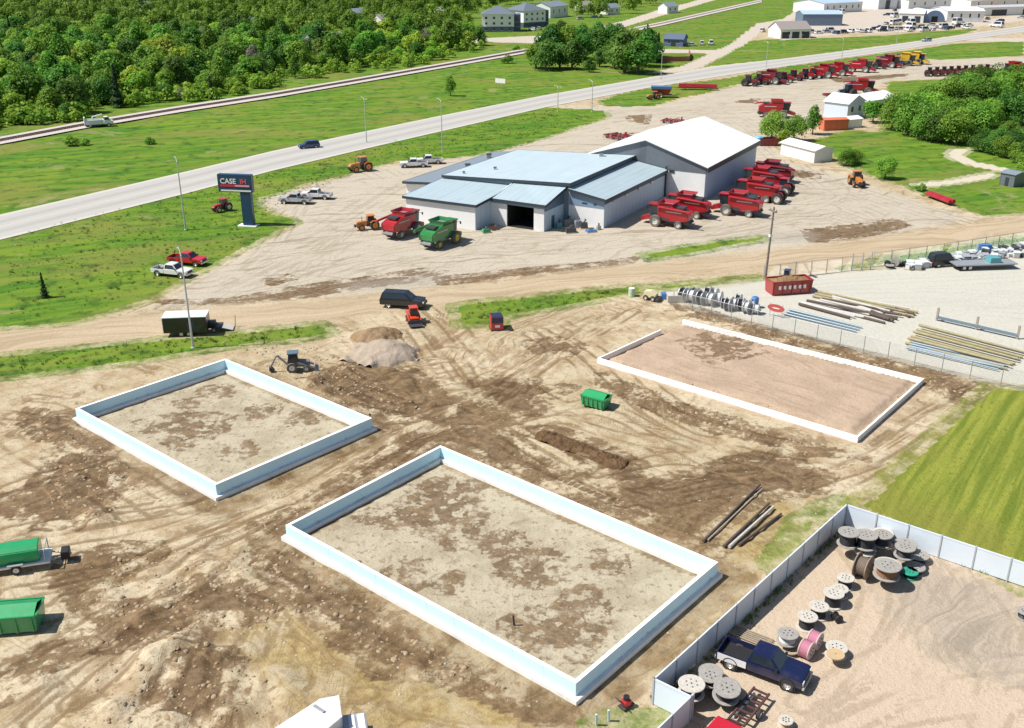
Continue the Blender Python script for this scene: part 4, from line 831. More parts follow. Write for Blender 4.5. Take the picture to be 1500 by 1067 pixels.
tr.put(1453, 21, 200, 'big bright red tractor before the wide white store, top right', 'tractor', scale=1.9)
cg.put(668, 357, 57, 'green combine harvester with yellow hubs parked before the white wall', 'combine harvester', ref=(1.35, -1.65))
cr.put(593, 343, 57, 'red combine harvester seen from behind, next to the green combine', 'combine harvester')
for px, py, a, s, lab in [(976, 330, 150, 1, 'red combine harvester nearest the camera, beside the blue side wall'), (1003, 316, 150, 1, 'red combine harvester just behind the nearest red one'),
    (1078, 314, 152, 1, 'red combine harvester at the near corner of the tall shed'), (1104, 293, 152, 1, 'red combine harvester second from the corner along the tall shed'),
    (1112, 275, 152, 1, 'red combine harvester third along the tall shed, behind the red tractors'), (1128, 265, 152, 1, 'dusty red combine harvester farthest along the tall shed')]:
    (cd_ if 'dusty' in lab else cr).put(px, py, a, lab, 'combine harvester')
tr.put(1133, 296, 150, 'red tractor wedged between combines by the tall shed, front of two', 'tractor'); tr.put(1145, 284, 150, 'red tractor behind another red tractor by the tall shed', 'tractor')
to.put(530, 251, 215, 'orange tractor with black cab on the edge of the grass strip', 'tractor'); to.put(541, 336, 200, 'small orange tractor with raised loader beside the red combine', 'tractor', scale=.8)
to.put(1254, 272, 268, 'orange tractor alone on the dirt near the round bush', 'tractor', scale=.95)
m = MB(); m.box(-1.1, 1.1, -.55, .55, -.2, .9); 
ROWG = 'machines lined up along the highway'
for i, (k, px, py, lab) in enumerate([(td, 1097, 126, 'dark red tractor first in the long machine row'), (td, 1113, 124, 'dark red tractor second in the long machine row'), (cd_, 1130, 123, 'dark red combine third in the long machine row'), (tr, 1149, 121, 'bright red tractor fourth in the long machine row'),
    (td, 1163, 118, 'dark tractor fifth in the long machine row'), (tr, 1180, 116, 'red tractor sixth in the long machine row'), (tr, 1192, 115, 'red tractor just before the combines in the machine row'), (cr, 1207, 114, 'red combine first of three in the machine row'), (cr, 1228, 111, 'red combine second of three in the machine row'),
    (cr, 1262, 106, 'red combine standing by itself right in the machine row'), (td, 1287, 101, 'dark red tractor right of the lone combine in the row'), (cd_, 1302, 99, 'dark red combine before the yellow machines'), (tb, 1313, 97, 'dark blue tractor beside the yellow machines'), (cy, 1326, 96, 'yellow combine harvester, left of two'), (cy, 1341, 94, 'yellow combine harvester, right of two'),
    (cr, 1262, 138, 'red combine harvester alone in the middle of the far lot'), (tb, 1240, 141, 'dark tractor between the lone combine and the orange implement'), (cr, 1483, 110, 'red combine harvester beyond the right tree clump'), (tr, 1500, 110, 'red tractor at the right edge beyond the tree clump'), (cr, 1137, 172, 'red combine harvester with long auger behind the small trees')]):
    k.put(px, py, 330+random.uniform(-8, 8) if i < 15 else random.choice([350, 200]), lab, 'combine harvester' if 'combine' in lab.split(',')[0] and 'before the combines' not in lab and 'tractor' not in lab else ('tractor' if 'tractor' in lab else 'combine harvester'), ROWG if i < 15 else None, scale=1.14)
for i in range(9): td.put(1362+i*10.5, 112-i*.6, 340, 'dark tractor in the row half hidden by the right tree clump', 'tractor', 'tractors beyond the tree clump')
# tillage implements: frame of bars with wheels and folded wings
def implement_fn():
    r = thing('tillage_implement'); m = MB()
    for y in (-2.6, -1.3, 0, 1.3, 2.6): m.box(-2.2, 2.2, y-.08, y+.08, .75, .92)
    for x in (-2.1, -.7, .7, 2.1): m.box(x-.08, x+.08, -2.9, 2.9, .6, .75)
    m.box(2.2, 5, -.1, .1, .6, .78); m.hexa([(-.3, -2.9, .9), (.3, -2.9, .9), (.3, -2.5, .9), (-.3, -2.5, .9), (-.3, -2.9, 1.9), (.3, -2.9, 1.9), (.3, -2.7, 1.9), (-.3, -2.7, 1.9)]); m.build('frame', red, r)
    m = MB()
    for x in (-2.1, -.7, .7, 2.1):
        for y in np.arange(-2.7, 2.8, .6): m.tube((x, y, .62), (x-.25, y, .05), .05)
    m.build('shanks', steel, r)
    for x, y in ((-1.4, -2.2), (-1.4, 2.2), (-1.4, 0), (1.5, -2.4), (1.5, 2.4)): wheel(r, x, y, .5, .3, chrome)
    return r
im = Kind(implement_fn); im.put(905, 203, 35, 'wide red tillage implement on the lot behind the service building', 'implement'); im.put(985, 180, 60, 'red folded implement behind the ridge of the white roof', 'implement', scale=.9)
im.put(1215, 141, 10, 'orange red implement beside the lone combine in the far lot', 'implement', scale=.7)
# header on trailer, grain cart
def header_fn():
    r = thing('combine_header'); m = MB(); m.side([(-.7, .8), (.7, .8), (.3, 1.9), (-.5, 1.9)], -6, 6); m.build('back_frame', red, r, .04); m = MB(); m.lathe([(.05, -5.8), (.55, -5.8), (.55, 5.8), (.05, 5.8)], 'y', 8, (1.1, 0, 1.2)); m.build('reel', red, r)
    m = MB(); m.box(-.2, .2, -6.5, 6.5, .5, .7); m.box(-.1, .1, 6.5, 9, .5, .6); m.build('trailer_frame', steel, r)
    for x, y in ((-.7, -4), (.7, -4), (-.7, 4), (.7, 4)): wheel(r, x, y, .38, .2)
    return r
hd = Kind(header_fn); hd.put(1022, 132, 78, 'long red combine header on a trailer beside the grass island', 'header')
_a, _b = G(1355, 286), G(1400, 303)
hd.put(1378, 295, math.degrees(math.atan2((_b-_a).y, (_b-_a).x))-90, 'long red header lying at the edge of the right lawn', 'header', scale=.6)
def cart_fn(top, low):
    def fn():
        r = thing('grain_cart'); m = MB(); m.taper((-2.2, 2.2, -1, 1), 1.0, (-3, 3, -1.6, 1.6), 2.6); m.build('hopper', low, r, .03); m = MB(); m.box(-3.05, 3.05, -1.65, 1.65, 2.6, 3.3); m.build('hopper_top', top, r, .03)
        m = MB(); m.box(-2.6, 3.2, -.8, .8, .7, 1.0); m.box(3, 5, -.1, .1, .6, .8); m.build('frame', steel, r)
        for y in (-1.5, 1.5): wheel(r, -.2, y, .85, .6, chrome)
        return r
    return fn
Kind(cart_fn(M('blue_cart_paint', (.06, .16, .28), .4), red)).put(968, 143, 355, 'red grain cart with blue upper sides near the highway exit', 'grain cart'); to.put(958, 146, 200, 'orange tractor beside the red and blue grain cart', 'tractor', scale=.8)
# skid steers
def skid_fn(pm):
    def fn():
        r = thing('skid_steer'); m = MB(); m.side([(-1.2, .35), (1.0, .35), (1.0, .8), (.2, 1.2), (-.6, 1.25), (-1.3, 1.15)], -.55, .55); m.build('body', pm, r, .04)
        m = MB(); m.taper((-.5, .6, -.5, .5), 1.15, (-.4, .5, -.46, .46), 1.98); m.build('cab', glass, r, .02); m = MB(); m.box(-.55, .65, -.54, .54, 1.98, 2.08); m.build('cab_roof', pm, r, .02)
        for s in (-1, 1): m = MB(); m.hexa([(-1.3, s*.72-.07, 1.1), (1.3, s*.72-.07, .45), (1.3, s*.72+.07, .45), (-1.3, s*.72+.07, 1.1), (-1.3, s*.72-.07, 1.35), (1.3, s*.72-.07, .65), (1.3, s*.72+.07, .65), (-1.3, s*.72+.07, 1.35)]); m.build('lift_arm', pm, r)
        m = MB(); m.side([(1.25, .1), (2.0, .08), (2.05, .14), (1.4, .25), (1.35, .7), (1.25, .7)], -.85, .85); m.build('bucket', steel, r)
        for x in (-.6, .6):
            for y in (-.72, .72): wheel(r, x, y, .4, .28, pm)
        return r
    return fn
sk = Kind(skid_fn(paint('orange_red_paint', (.60, .06, .02)))); sk.put(606, 472, -75, 'orange red skid steer loader beside the black pickup', 'skid steer')
Kind(skid_fn(dkblue)).put(1152, 412, 60, 'small dark loader standing behind the red dumpster', 'skid steer', scale=.8)
Kind(tractor_fn(redtr, chrome)).put(327, 309, 230, 'small red tractor on display in the grass beside the sign', 'tractor', scale=.72)
# backhoe
bh = thing('backhoe_loader', G(432, 543), R(12)); bh.scale = (.74, .74, .78); tag(bh, 'dark backhoe loader digging beside the smaller foundation', 'backhoe')
m = MB(); m.side([(-.9, .7), (2.3, .7), (2.3, 1.4), (.7, 1.6), (-.9, 1.5)], -.55, .55); m.build('body', M('grey_machine', (.18, .19, .20), .5, dirt=.4), bh, .05)
m = MB(); m.taper((-.9, .7, -.75, .75), 1.5, (-.8, .55, -.7, .7), 2.75); m.build('cab', glass, bh, .04); m = MB(); m.box(-.95, .75, -.8, .8, 2.75, 2.88); m.build('cab_roof', M('teal_grey_roof', (.10, .16, .20), .5), bh, .04)
m = MB(); m.hexa([(-1.1, -.15, 1.0), (-.8, -.15, 1.0), (-.8, .15, 1.0), (-1.1, .15, 1.0), (-2.6, -.15, 2.5), (-2.3, -.15, 2.6), (-2.3, .15, 2.6), (-2.6, .15, 2.5)]); m.build('boom', galv, bh)
m = MB(); m.hexa([(-2.65, -.1, 2.4), (-2.3, -.1, 2.6), (-2.3, .1, 2.6), (-2.65, .1, 2.4), (-3.6, -.1, .8), (-3.35, -.1, .75), (-3.35, .1, .75), (-3.6, .1, .8)]); m.build('dipper', galv, bh)
m = MB(); m.side([(-3.7, .8), (-3.2, .75), (-2.9, .35), (-3.2, .1), (-3.7, .3)], -.35, .35); m.build('digging_bucket', steel, bh)
m = MB(); m.side([(2.9, .1), (3.6, .08), (3.65, .16), (3.05, .3), (3.0, .9), (2.9, .9)], -1.1, 1.1); m.build('loader_bucket', M('worn_steel', (.4, .36, .32), .6), bh)
for s in (-.7, .7): m = MB(); m.hexa([(.6, s-.08, 1.3), (2.9, s-.08, .4), (2.9, s+.08, .4), (.6, s+.08, 1.3), (.6, s-.08, 1.55), (2.9, s-.08, .65), (2.9, s+.08, .65), (.6, s+.08, 1.55)]); m.build('loader_arm', galv, bh)
for x, rr in ((-.4, .75), (1.7, .5)):
    for y in (-.85, .85): wheel(bh, x, y, rr, .42, chrome, dusty)
# black enclosed trailer and the deck in front of it
et = thing('enclosed_trailer', G(276, 489), R(6)); tag(et, 'black enclosed trailer with white roof parked beside the gravel road', 'trailer')
m = MB(); m.box(-2.6, 2.5, -1.15, 1.15, .55, 2.45); m.build('box_body', blackp, et, .04); m = MB(); m.box(-2.66, 2.56, -1.2, 1.2, 2.45, 2.56); m.build('roof', M('pale_blue_white_roof', (.72, .80, .86), .4), et, .03)
m = MB(); m.box(-2.66, -2.6, -1.1, 1.1, .6, 2.4); m.build('rear_door', white, et); m = MB(); m.box(.2, 1.1, -1.18, -1.15, 1.0, 1.9); m.build('side_door', M('dark_blue_door', (.03, .05, .10), .4), et)
for x in (-.6, .3):
    for y in (-1.0, 1.0): wheel(et, x, y, .36, .22)
m = MB(); m.tube((2.5, -.6, .5), (3.9, 0, .5), .06); m.tube((2.5, .6, .5), (3.9, 0, .5), .06); m.build('tongue', steel, et)
dt = thing('flatbed_trailer', G(318, 483), R(8)); tag(dt, 'low flat trailer with pale ramp in front of the black enclosed trailer', 'trailer')
m = MB(); m.box(-1.1, .7, -.9, .9, .5, .62); m.build('deck', steel, dt); m = MB(); m.hexa([(.7, -.85, .45), (2.0, -.85, .1), (2.0, .85, .1), (.7, .85, .45), (.7, -.85, .55), (2.0, -.85, .18), (2.0, .85, .18), (.7, .85, .55)]); m.build('ramp', palewood, dt); m = MB(); m.box(-.9, -.1, -.7, .7, .62, 1.1); m.build('toolbox', black, dt, .03)
m = MB(); m.tube((2.1, .8, 0), (2.2, .8, 1.5), .05); m.build('jack_post', wood, dt)
for y in (-.95, .95): wheel(dt, -.2, y, .33, .2)
# red bin with dark screen, green bins, green tank on a trailer
def open_bin(name, pm, px, py, ang, L, wd, h, label, cat, lid=None, fill=None):
    r = thing(name, G(px, py), R(ang)); tag(r, label, cat); e = .06
    m = MB(); x, y = L/2, wd/2
    m.taper((-x, x, -y, -y+e), .12, (-x, x, -y-.12, -y-.12+e), h); m.taper((-x, x, y-e, y), .12, (-x, x, y+.12-e, y+.12), h); m.taper((-x, -x+e, -y, y), .12, (-x-.1, -x-.1+e, -y-.12, y+.12), h); m.taper((x-e, x, -y, y), .12, (x+.1-e, x+.1, -y-.12, y+.12), h); m.box(-x, x, -y, y, .1, .18)
    m.build('bin_body', pm, r); m = MB()
    for s in (-1, 1): m.box(-x-.12, x+.12, s*(y+.12)-.06, s*(y+.12)+.06, h-.06, h+.06)
    for s in (-1, 1): m.box(s*(x+.1)-.06, s*(x+.1)+.06, -y-.15, y+.15, h-.06, h+.06)
    for i in range(5):
        xx = -x+.2+(L-.4)*i/4; m.box(xx-.05, xx+.05, -y-.16, -y-.04, .15, h); m.box(xx-.05, xx+.05, y+.04, y+.16, .15, h)
    m.build('rim_and_ribs', pm, r)
    if lid: m = MB(); m.slab([(-x, -y-.05, h+.02), (x, -y-.05, h+.02), (x, 0, h+.42), (-x, 0, h+.42)], .06); m.slab([(-x, 0, h+.42), (x, 0, h+.42), (x, y+.05, h+.02), (-x, y+.05, h+.02)], .06); m.build('lid', lid, r)
    return r
kg = paint('kelly_green_paint', (.012, .30, .10))
open_bin('waste_bin', kg, 873, 594, -33, 2.5, 1.5, 1.15, 'green lidded waste bin alone in the middle of the site', 'bin', lid=kg)
open_bin('waste_bin', kg, 10, 918, 8, 4.6, 1.9, 1.4, 'green waste bin at the lower left edge with deep shadow', 'bin', lid=kg)
gt = thing('tank_trailer', G(32, 830), R(17)); tag(gt, 'white trailer carrying a long green hopper tank at the left edge', 'trailer')
m = MB(); m.box(-3, 2.2, -1, 1, .5, .68); m.build('deck', white, gt, .03)
m = MB(); ty = [(-.75, .72), (-.95, 1.25), (-.85, 1.75), (-.45, 2.02), (.45, 2.02), (.85, 1.75), (.95, 1.25), (.75, .72)]; m.add([(x, y, z_) for x in (-1.9, 1.5) for y, z_ in ty], [tuple(range(8)), tuple(range(15, 7, -1))]+[(i, i+8, (i+1) % 8+8, (i+1) % 8) for i in range(8)]); m.build('tank', kg, gt, .05)
for x in (-1.5, 1.0): m = MB(); m.box(x-.1, x+.1, -.6, .6, .68, 1.0); m.build('cradle', galv, gt)
for y in (-1.05, 1.05): wheel(gt, -.2, y, .38, .24); m = MB(); m.box(-.75, .35, y-.16, y+.16, .78, .84); m.build('fender', galv, gt)
m = MB(); m.tube((2.2, -.6, .55), (3.6, 0, .5), .06); m.tube((2.2, .6, .55), (3.6, 0, .5), .06); m.tube((1.9, -.95, .68), (1.9, -.95, 1.6), .04); m.tube((1.9, .95, .68), (1.9, .95, 1.6), .04); m.tube((1.9, -.95, 1.6), (1.9, .95, 1.6), .04); m.build('hitch_frame', galv, gt)
m = MB(); m.box(2.9, 3.5, -.5, .5, .3, .95); m.build('pump_box', black, gt, .04)
rb_ = thing('portable_toilet', G(727, 481), R(-80)); tag(rb_, 'red site box with dark window panel at the end of the grass strip', 'site box')
m = MB(); m.taper((-.95, .95, -.75, .75), .1, (-.7, .95, -.75, .75), 1.75); m.build('box_body', redtr, rb_, .04); m = MB(); m.hexa([(.955, -.7, 1.0), (.99, -.7, 1.0), (.99, .7, 1.0), (.955, .7, 1.0), (.955, -.7, 1.7), (.99, -.7, 1.7), (.99, .7, 1.7), (.955, .7, 1.7)]); m.build('window', M('navy_glass', (.02, .03, .08), .2), rb_)
m = MB(); m.box(-.65, .9, -.68, .68, 1.76, 1.80); m.build('roof_panel', M('navy_glass'), rb_); m = MB(); m.box(.96, 1.0, -.3, .3, .45, .75); m.build('notice', white, rb_); m = MB(); m.box(-1, 1.0, -.8, .8, 0, .12); m.build('skid', steel, rb_)
rb_.name = 'site_box'
# red dumpster full of soil, with white marks
dp = open_bin('dumpster', paint('dumpster_red', (.36, .02, .02)), 1154, 428, 12, 5.6, 2.2, 1.9, 'long red dumpster heaped with brown soil in the stony compound', 'dumpster')
m = MB(); n_ = 14
hv = [(-2.7+5.4*i/n_, -1.05+2.1*j/6, 1.75+.5*math.sin(math.pi*i/n_)*math.sin(math.pi*j/6)+random.uniform(-.07, .1)) for i in range(n_+1) for j in range(7)]
m.add(hv, [(i*7+j, (i+1)*7+j, (i+1)*7+j+1, i*7+j+1) for i in range(n_) for j in range(6)]); m.build('soil_load', M('brown_soil', (.24, .15, .07), .95, var=.4, scale=2, bump=.8), dp)
for i in range(6): m = MB(); x = -1.9+i*.72; m.box(x-.17, x+.17, -1.36, -1.31, .95, 1.35); m.box(x-.05, x+.17, -1.37, -1.345, .85, 1.0); m.build('white_lettering', white, dp)
# hi-rail service truck
ht = thing('service_truck', G(146, 186), R(25)); tag(ht, 'white service truck standing on the railway line', 'truck')
m = MB(); m.box(-3.4, 3.0, -.6, .6, .5, .8); m.build('chassis', steel, ht); m = MB(); m.side([(1.2, .7), (3.4, .7), (3.4, 1.4), (2.7, 1.6), (1.2, 1.7)], -1.1, 1.1); m.build('cab_body', white, ht, .05)
b, t = (1.2, 2.75, -1.05, 1.05), (1.3, 2.2, -.9, .9); m = MB(); m.taper(b, 1.65, t, 2.5); m.build('cab', white, ht, .04); panes(ht, b, 1.65, t, 2.5, e=.02)
m = MB(); m.box(-3.4, .9, -1.2, -.7, .8, 1.9); m.box(-3.4, .9, .7, 1.2, .8, 1.9); m.box(-3.4, .9, -.7, .7, .8, 1.0); m.box(-3.5, -3.2, -1.2, 1.2, .8, 2.6); m.build('utility_body', M('pale_grey_paint', (.66, .70, .74), .4), ht, .03)
m = MB(); m.tube((-1.4, 0, 1.0), (-1.4, 0, 2.6), .2); m.tube((-1.4, 0, 2.6), (1.0, 0, 3.1), .14); m.build('crane', white, ht)
for x in (-2.2, 2.2):
    for y in (-.95, .95): wheel(ht, x, y, .5, .3)

# ------------------------------------------------------------------ trees
def leaf_mat(name, a, b, hue=.05):
    q = NT(name); t = q.attr('tint'); r = q.n('ShaderNodeObjectInfo').outputs['Random']
    c = q.mix(t, a, b)
    h = q.n('ShaderNodeHueSaturation', {'Color': c, 'Hue': q.math('ADD', q.math('MULTIPLY', q.math('SUBTRACT', r, .5), hue), .5), 'Value': q.math('ADD', q.math('MULTIPLY', q.math('FRACT', q.math('MULTIPLY', r, 7.31)), .55), .75)})
    q.put(q.b.inputs['Base Color'], h.outputs[0]); q.b.inputs['Roughness'].default_value = .6; q.b.inputs['Specular IOR Level'].default_value = .25
    tl = q.n('ShaderNodeBsdfTranslucent', {'Color': h.outputs[0]}); mx = q.n('ShaderNodeMixShader', {0: .42})
    q.put(mx.inputs[1], q.b.outputs[0]); q.put(mx.inputs[2], tl.outputs[0]); q.put(q.out.inputs[0], mx.outputs[0]); return q.m
leaf = leaf_mat('broad_leaves', (.07, .20, .02), (.235, .42, .052)); leafL = leaf_mat('light_leaves', (.15, .31, .028), (.40, .54, .06)); leafD = leaf_mat('dark_leaves', (.048, .14, .022), (.145, .30, .048)); needle = leaf_mat('needles', (.018, .05, .016), (.045, .095, .028), .02); bare = leaf_mat('dry_twigs', (.22, .19, .16), (.36, .32, .28), .02)
leafC = leaf_mat('clump_leaves', (.10, .24, .025), (.29, .48, .065), .03)
bark = M('bark', (.13, .10, .075), .95, var=.35, bump=.6)
def crown(name, seed, rx, rz, z0, n, size, mat, lobes=9, cone=False, low=False):
    g = np.random.default_rng(seed); cs = []
    for i in range(lobes):
        t = i/lobes; ph = g.uniform(0, 2*math.pi); rr = rx*math.sqrt(g.uniform(0, 1))*.66
        zz = z0+rz*(.16+.80*g.uniform(0, 1)*(1-.5*(rr/rx))) if not low else z0+rz*g.uniform(.2, .6)
        cs.append((rr*math.cos(ph), rr*math.sin(ph), zz, rx*g.uniform(.34, .56), rz*g.uniform(.20, .34), g.uniform(0, 1)))
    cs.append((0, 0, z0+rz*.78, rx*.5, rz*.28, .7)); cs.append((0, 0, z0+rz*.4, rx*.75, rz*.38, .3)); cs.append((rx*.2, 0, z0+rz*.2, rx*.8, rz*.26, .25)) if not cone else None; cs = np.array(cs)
    k = g.integers(0, len(cs), n); d = g.normal(size=(n, 3)); d /= np.linalg.norm(d, axis=1, keepdims=True)
    d[:, 2] = np.where(d[:, 2] < -.35, -d[:, 2], d[:, 2]); rad = g.uniform(.55, 1.08, n)**.6
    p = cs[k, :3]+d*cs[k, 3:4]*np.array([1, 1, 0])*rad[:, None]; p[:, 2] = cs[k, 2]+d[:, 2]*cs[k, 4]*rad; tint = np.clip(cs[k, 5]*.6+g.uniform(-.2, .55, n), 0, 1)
    if cone:
        h = g.uniform(0, 1, n)**1.5; a = g.uniform(0, 2*math.pi, n); lay = .75+.25*np.cos(h*40)
        rr = rx*(1-h)*g.uniform(.45, 1.05, n)*lay+.05; p = np.stack([rr*np.cos(a), rr*np.sin(a), z0+rz*h], 1); d = np.stack([np.cos(a)*.8, np.sin(a)*.8, np.full(n, .5)], 1); tint = g.uniform(0, 1, n)
    nn = d+np.array([0, 0, .35])+g.normal(size=(n, 3))*.42; nn /= np.linalg.norm(nn, axis=1, keepdims=True)
    t1 = np.cross(nn, g.normal(size=(n, 3))); t1 /= np.linalg.norm(t1, axis=1, keepdims=True); t2 = np.cross(nn, t1); s = size*g.uniform(.55, 1.25, (n, 1))
    v = np.stack([p-t1*s, p-t2*s*.62, p+t1*s*.9, p+t2*s*.62], 1).reshape(-1, 3); f = np.arange(4*n).reshape(-1, 4)
    me = arrays(name, v, f, mat); at = me.attributes.new('tint', 'FLOAT', 'POINT'); at.data.foreach_set('value', np.repeat(tint, 4).astype(np.float32)); return me
def trunk_mesh(name, h, r, rx, seed):
    g = random.Random(seed); m = MB(); m.tube((0, 0, -.3), (.1, .05, h*.55), r, r*.6, 8); m.tube((.1, .05, h*.55), (0, 0, h*.9), r*.6, r*.15, 7)
    for i in range(5):
        a = g.uniform(0, 6.28); z_ = h*g.uniform(.35, .6); m.tube((.05, 0, z_), (rx*.6*math.cos(a), rx*.6*math.sin(a), z_+h*.25), r*.35, r*.08, 6)
    o = m.build(name, bark); me = o.data; bpy.data.objects.remove(o); return me
KT = {}
def kind_mesh(key, seeds, rx, rz, z0, n, size, mat, **k):
    KT[key] = ([crown('crown', sd, rx, rz, z0, n, size, mat, **k) for sd in seeds], trunk_mesh('trunk', z0+rz*.8, rx*.07+.06, rx, seeds[0]))
kind_mesh('broad', (1, 2, 3, 4), 4.8, 8.2, .5, 2300, .42, leaf, lobes=13); kind_mesh('light', (5, 6), 4.4, 7.0, .4, 2000, .40, leafL, lobes=12); kind_mesh('dark', (7, 8), 4.9, 8.0, .4, 2300, .42, leafD, lobes=13)
kind_mesh('tall', (9, 10), 3.2, 10.5, .6, 1900, .40, leaf, lobes=14); kind_mesh('spruce', (11,), 2.2, 11, .6, 1900, .34, needle, cone=True); kind_mesh('bush', (12, 13), 2.0, 2.2, .05, 900, .22, leaf, lobes=7, low=True); kind_mesh('bare', (14,), 3.0, 6.5, 1.5, 420, .28, bare)
kind_mesh('fine', (15, 16), 5.2, 9.0, .2, 5200, .30, leafC, lobes=20); kind_mesh('finedark', (17,), 5.2, 8.2, .1, 5000, .30, leafD, lobes=18)
def tree(kind, x, y, s, label, group=None, name='tree', cat='tree', sz=1.0, z=0.0):
    cm, tm = KT[kind]; r = thing(name, (x, y, z), random.uniform(0, 6.28)); r.scale = (s, s, s*sz); tag(r, label, cat, group)
    for nm, me in (('crown', random.choice(cm)), ('trunk', tm)):
        o = bpy.data.objects.new(nm, me); C.objects.link(o); o.parent = r
    return r
# the wood behind the railway: nearest trees one by one, the far part as one mass
woodpoly = np.array([(-80,200),(0,192),(40,182),(95,178),(185,168),(215,150),(300,147),(330,143),(400,126),(430,118),(500,108),(560,103),(600,98),(650,86),(700,74),(716,66),(700,60),(690,42),(690,20),(705,14),(760,8),(800,4),(835,14),(845,32),(880,28),(930,20),(965,10),(1000,-4),(1000,-30),(-300,-30),(-300,200)], float)
def inpx(P_, x, y):
    c = False; n = len(P_)
    for i in range(n):
        ax, ay = P_[i]; bx, by = P_[(i+1) % n]
        if (ay > y) != (by > y) and x < (bx-ax)*(y-ay)/(by-ay)+ax: c = not c
    return c
HOLES = [(190, 170, 70, 12), (430, 75, 22, 8), (470, 70, 16, 7), (500, 68, 16, 6), (100, 96, 14, 4), (530, 28, 12, 8), (215, 14, 14, 4), (110, 118, 12, 3), (655, 24, 12, 6), (740, 38, 62, 18), (800, 22, 26, 8), (860, 15, 12, 6), (900, 20, 12, 6), (372, 42, 8, 4), (565, 38, 8, 5), (180, 4, 14, 3), (695, 54, 16, 8)]
cand = []; y_ = 205.0
while y_ > -26:
    dist = G(750, y_).y; ppm = .0209*(y_+88); sx_ = 5.9*ppm*(1 if y_ > 60 else 1.15); x_ = -40+random.uniform(0, sx_)
    while x_ < 960:
        jx, jy = x_+random.uniform(-.45, .45)*sx_, y_+random.uniform(-.45, .45)*max(2.2, sx_*.32)
        if inpx(woodpoly, jx, jy) and not any(abs(jx-a)/c+abs(jy-b)/d < 1.2 for a, b, c, d in HOLES): cand.append((jx, jy))
        x_ += sx_
    y_ -= max(3.0, sx_*.36)
cand.sort(key=lambda c: -c[1]); near, far = cand[:290], cand[290:3200]; print('TREES', len(cand), near[-1])
WOODG = 'trees of the dense wood behind the railway'
for px, py in near:
    p = G(px, py); edge = not inpx(woodpoly, px, py+9); k = random.choices(['broad', 'light', 'dark', 'tall', 'spruce', 'bare'], [40, 22, 20, 14, 2, 2])[0]
    s = random.uniform(.65, 1.3)*(.66 if edge else 1.0); lab = {'spruce': 'dark pointed spruce in the dense wood behind the railway', 'bare': 'pale leafless tree in the dense wood behind the railway', 'light': 'light green leafy tree in the dense wood behind the railway', 'dark': 'dark green leafy tree in the dense wood behind the railway', 'tall': 'tall slender leafy tree in the dense wood behind the railway'}.get(k, 'mid green leafy tree in the dense wood behind the railway')
    if k == 'spruce': s *= .9
    tree(k, p.x, p.y, s, lab, WOODG, 'spruce_tree' if k == 'spruce' else 'tree', sz=random.uniform(.85, 1.2))
# far mass
fv, ff, ft = [], [], []; nv_ = 0; src = []
for i, (rx, rz) in enumerate(((4.2, 8), (3.6, 9), (4.6, 7.5))):
    me = crown('far_crown', 40+i, rx, rz, .8, 420, .62, leaf); co = np.zeros(len(me.vertices)*3, np.float32); me.vertices.foreach_get('co', co); tt = np.zeros(len(me.vertices), np.float32); me.attributes['tint'].data.foreach_get('value', tt); src.append((co.reshape(-1, 3), tt)); bpy.data.meshes.remove(me)
for px, py in far:
    p = G(px, py); co, tt = random.choice(src); a = random.uniform(0, 6.28); s = random.uniform(.8, 1.35); c_, s_ = math.cos(a)*s, math.sin(a)*s
    v = np.stack([co[:, 0]*c_-co[:, 1]*s_+p.x, co[:, 0]*s_+co[:, 1]*c_+p.y, co[:, 2]*s], 1); fv.append(v); ft.append(np.clip(tt*.8+random.uniform(-.35, .5), 0, 1.3))
if fv:
    v = np.concatenate(fv); me = arrays('far_wood', v, np.arange(len(v)).reshape(-1, 4), leaf); at = me.attributes.new('tint', 'FLOAT', 'POINT'); at.data.foreach_set('value', np.concatenate(ft).astype(np.float32))
    o = bpy.data.objects.new('far_wood', me); C.objects.link(o); tag(o, 'green wood stretching away to the top left of the town', 'wood', kind='stuff')
uv_, ut_ = [], []; bsrc = []
me = crown('thicket', 77, 2.6, 3.4, 0, 150, .55, leaf, low=True); co = np.zeros(len(me.vertices)*3, np.float32); me.vertices.foreach_get('co', co); co = co.reshape(-1, 3); tt = np.zeros(len(me.vertices), np.float32); me.attributes['tint'].data.foreach_get('value', tt); bpy.data.meshes.remove(me)
k_ = 0
while k_ < 1500:
    py = 195-random.random()**1.3*190; px = random.uniform(-40, 720)
    if not inpx(woodpoly, px, py-2) or any(abs(px-a)/c+abs(py-b)/d < 1.2 for a, b, c, d in HOLES): continue
    k_ += 1; p = G(px, py); a = random.uniform(0, 6.28); s = random.uniform(.6, 1.25); c_, s_ = math.cos(a)*s, math.sin(a)*s
    uv_.append(np.stack([co[:, 0]*c_-co[:, 1]*s_+p.x, co[:, 0]*s_+co[:, 1]*c_+p.y, co[:, 2]*s], 1)); ut_.append(np.clip(tt*.8+random.uniform(-.2, .5), 0, 1.2))
v = np.concatenate(uv_); me = arrays('thicket', v, np.arange(len(v)).reshape(-1, 4), leafL); at = me.attributes.new('tint', 'FLOAT', 'POINT'); at.data.foreach_set('value', np.concatenate(ut_).astype(np.float32)); o = bpy.data.objects.new('thicket', me); C.objects.link(o); tag(o, 'low green thicket filling the ground between the trees of the wood', 'thicket', kind='stuff')
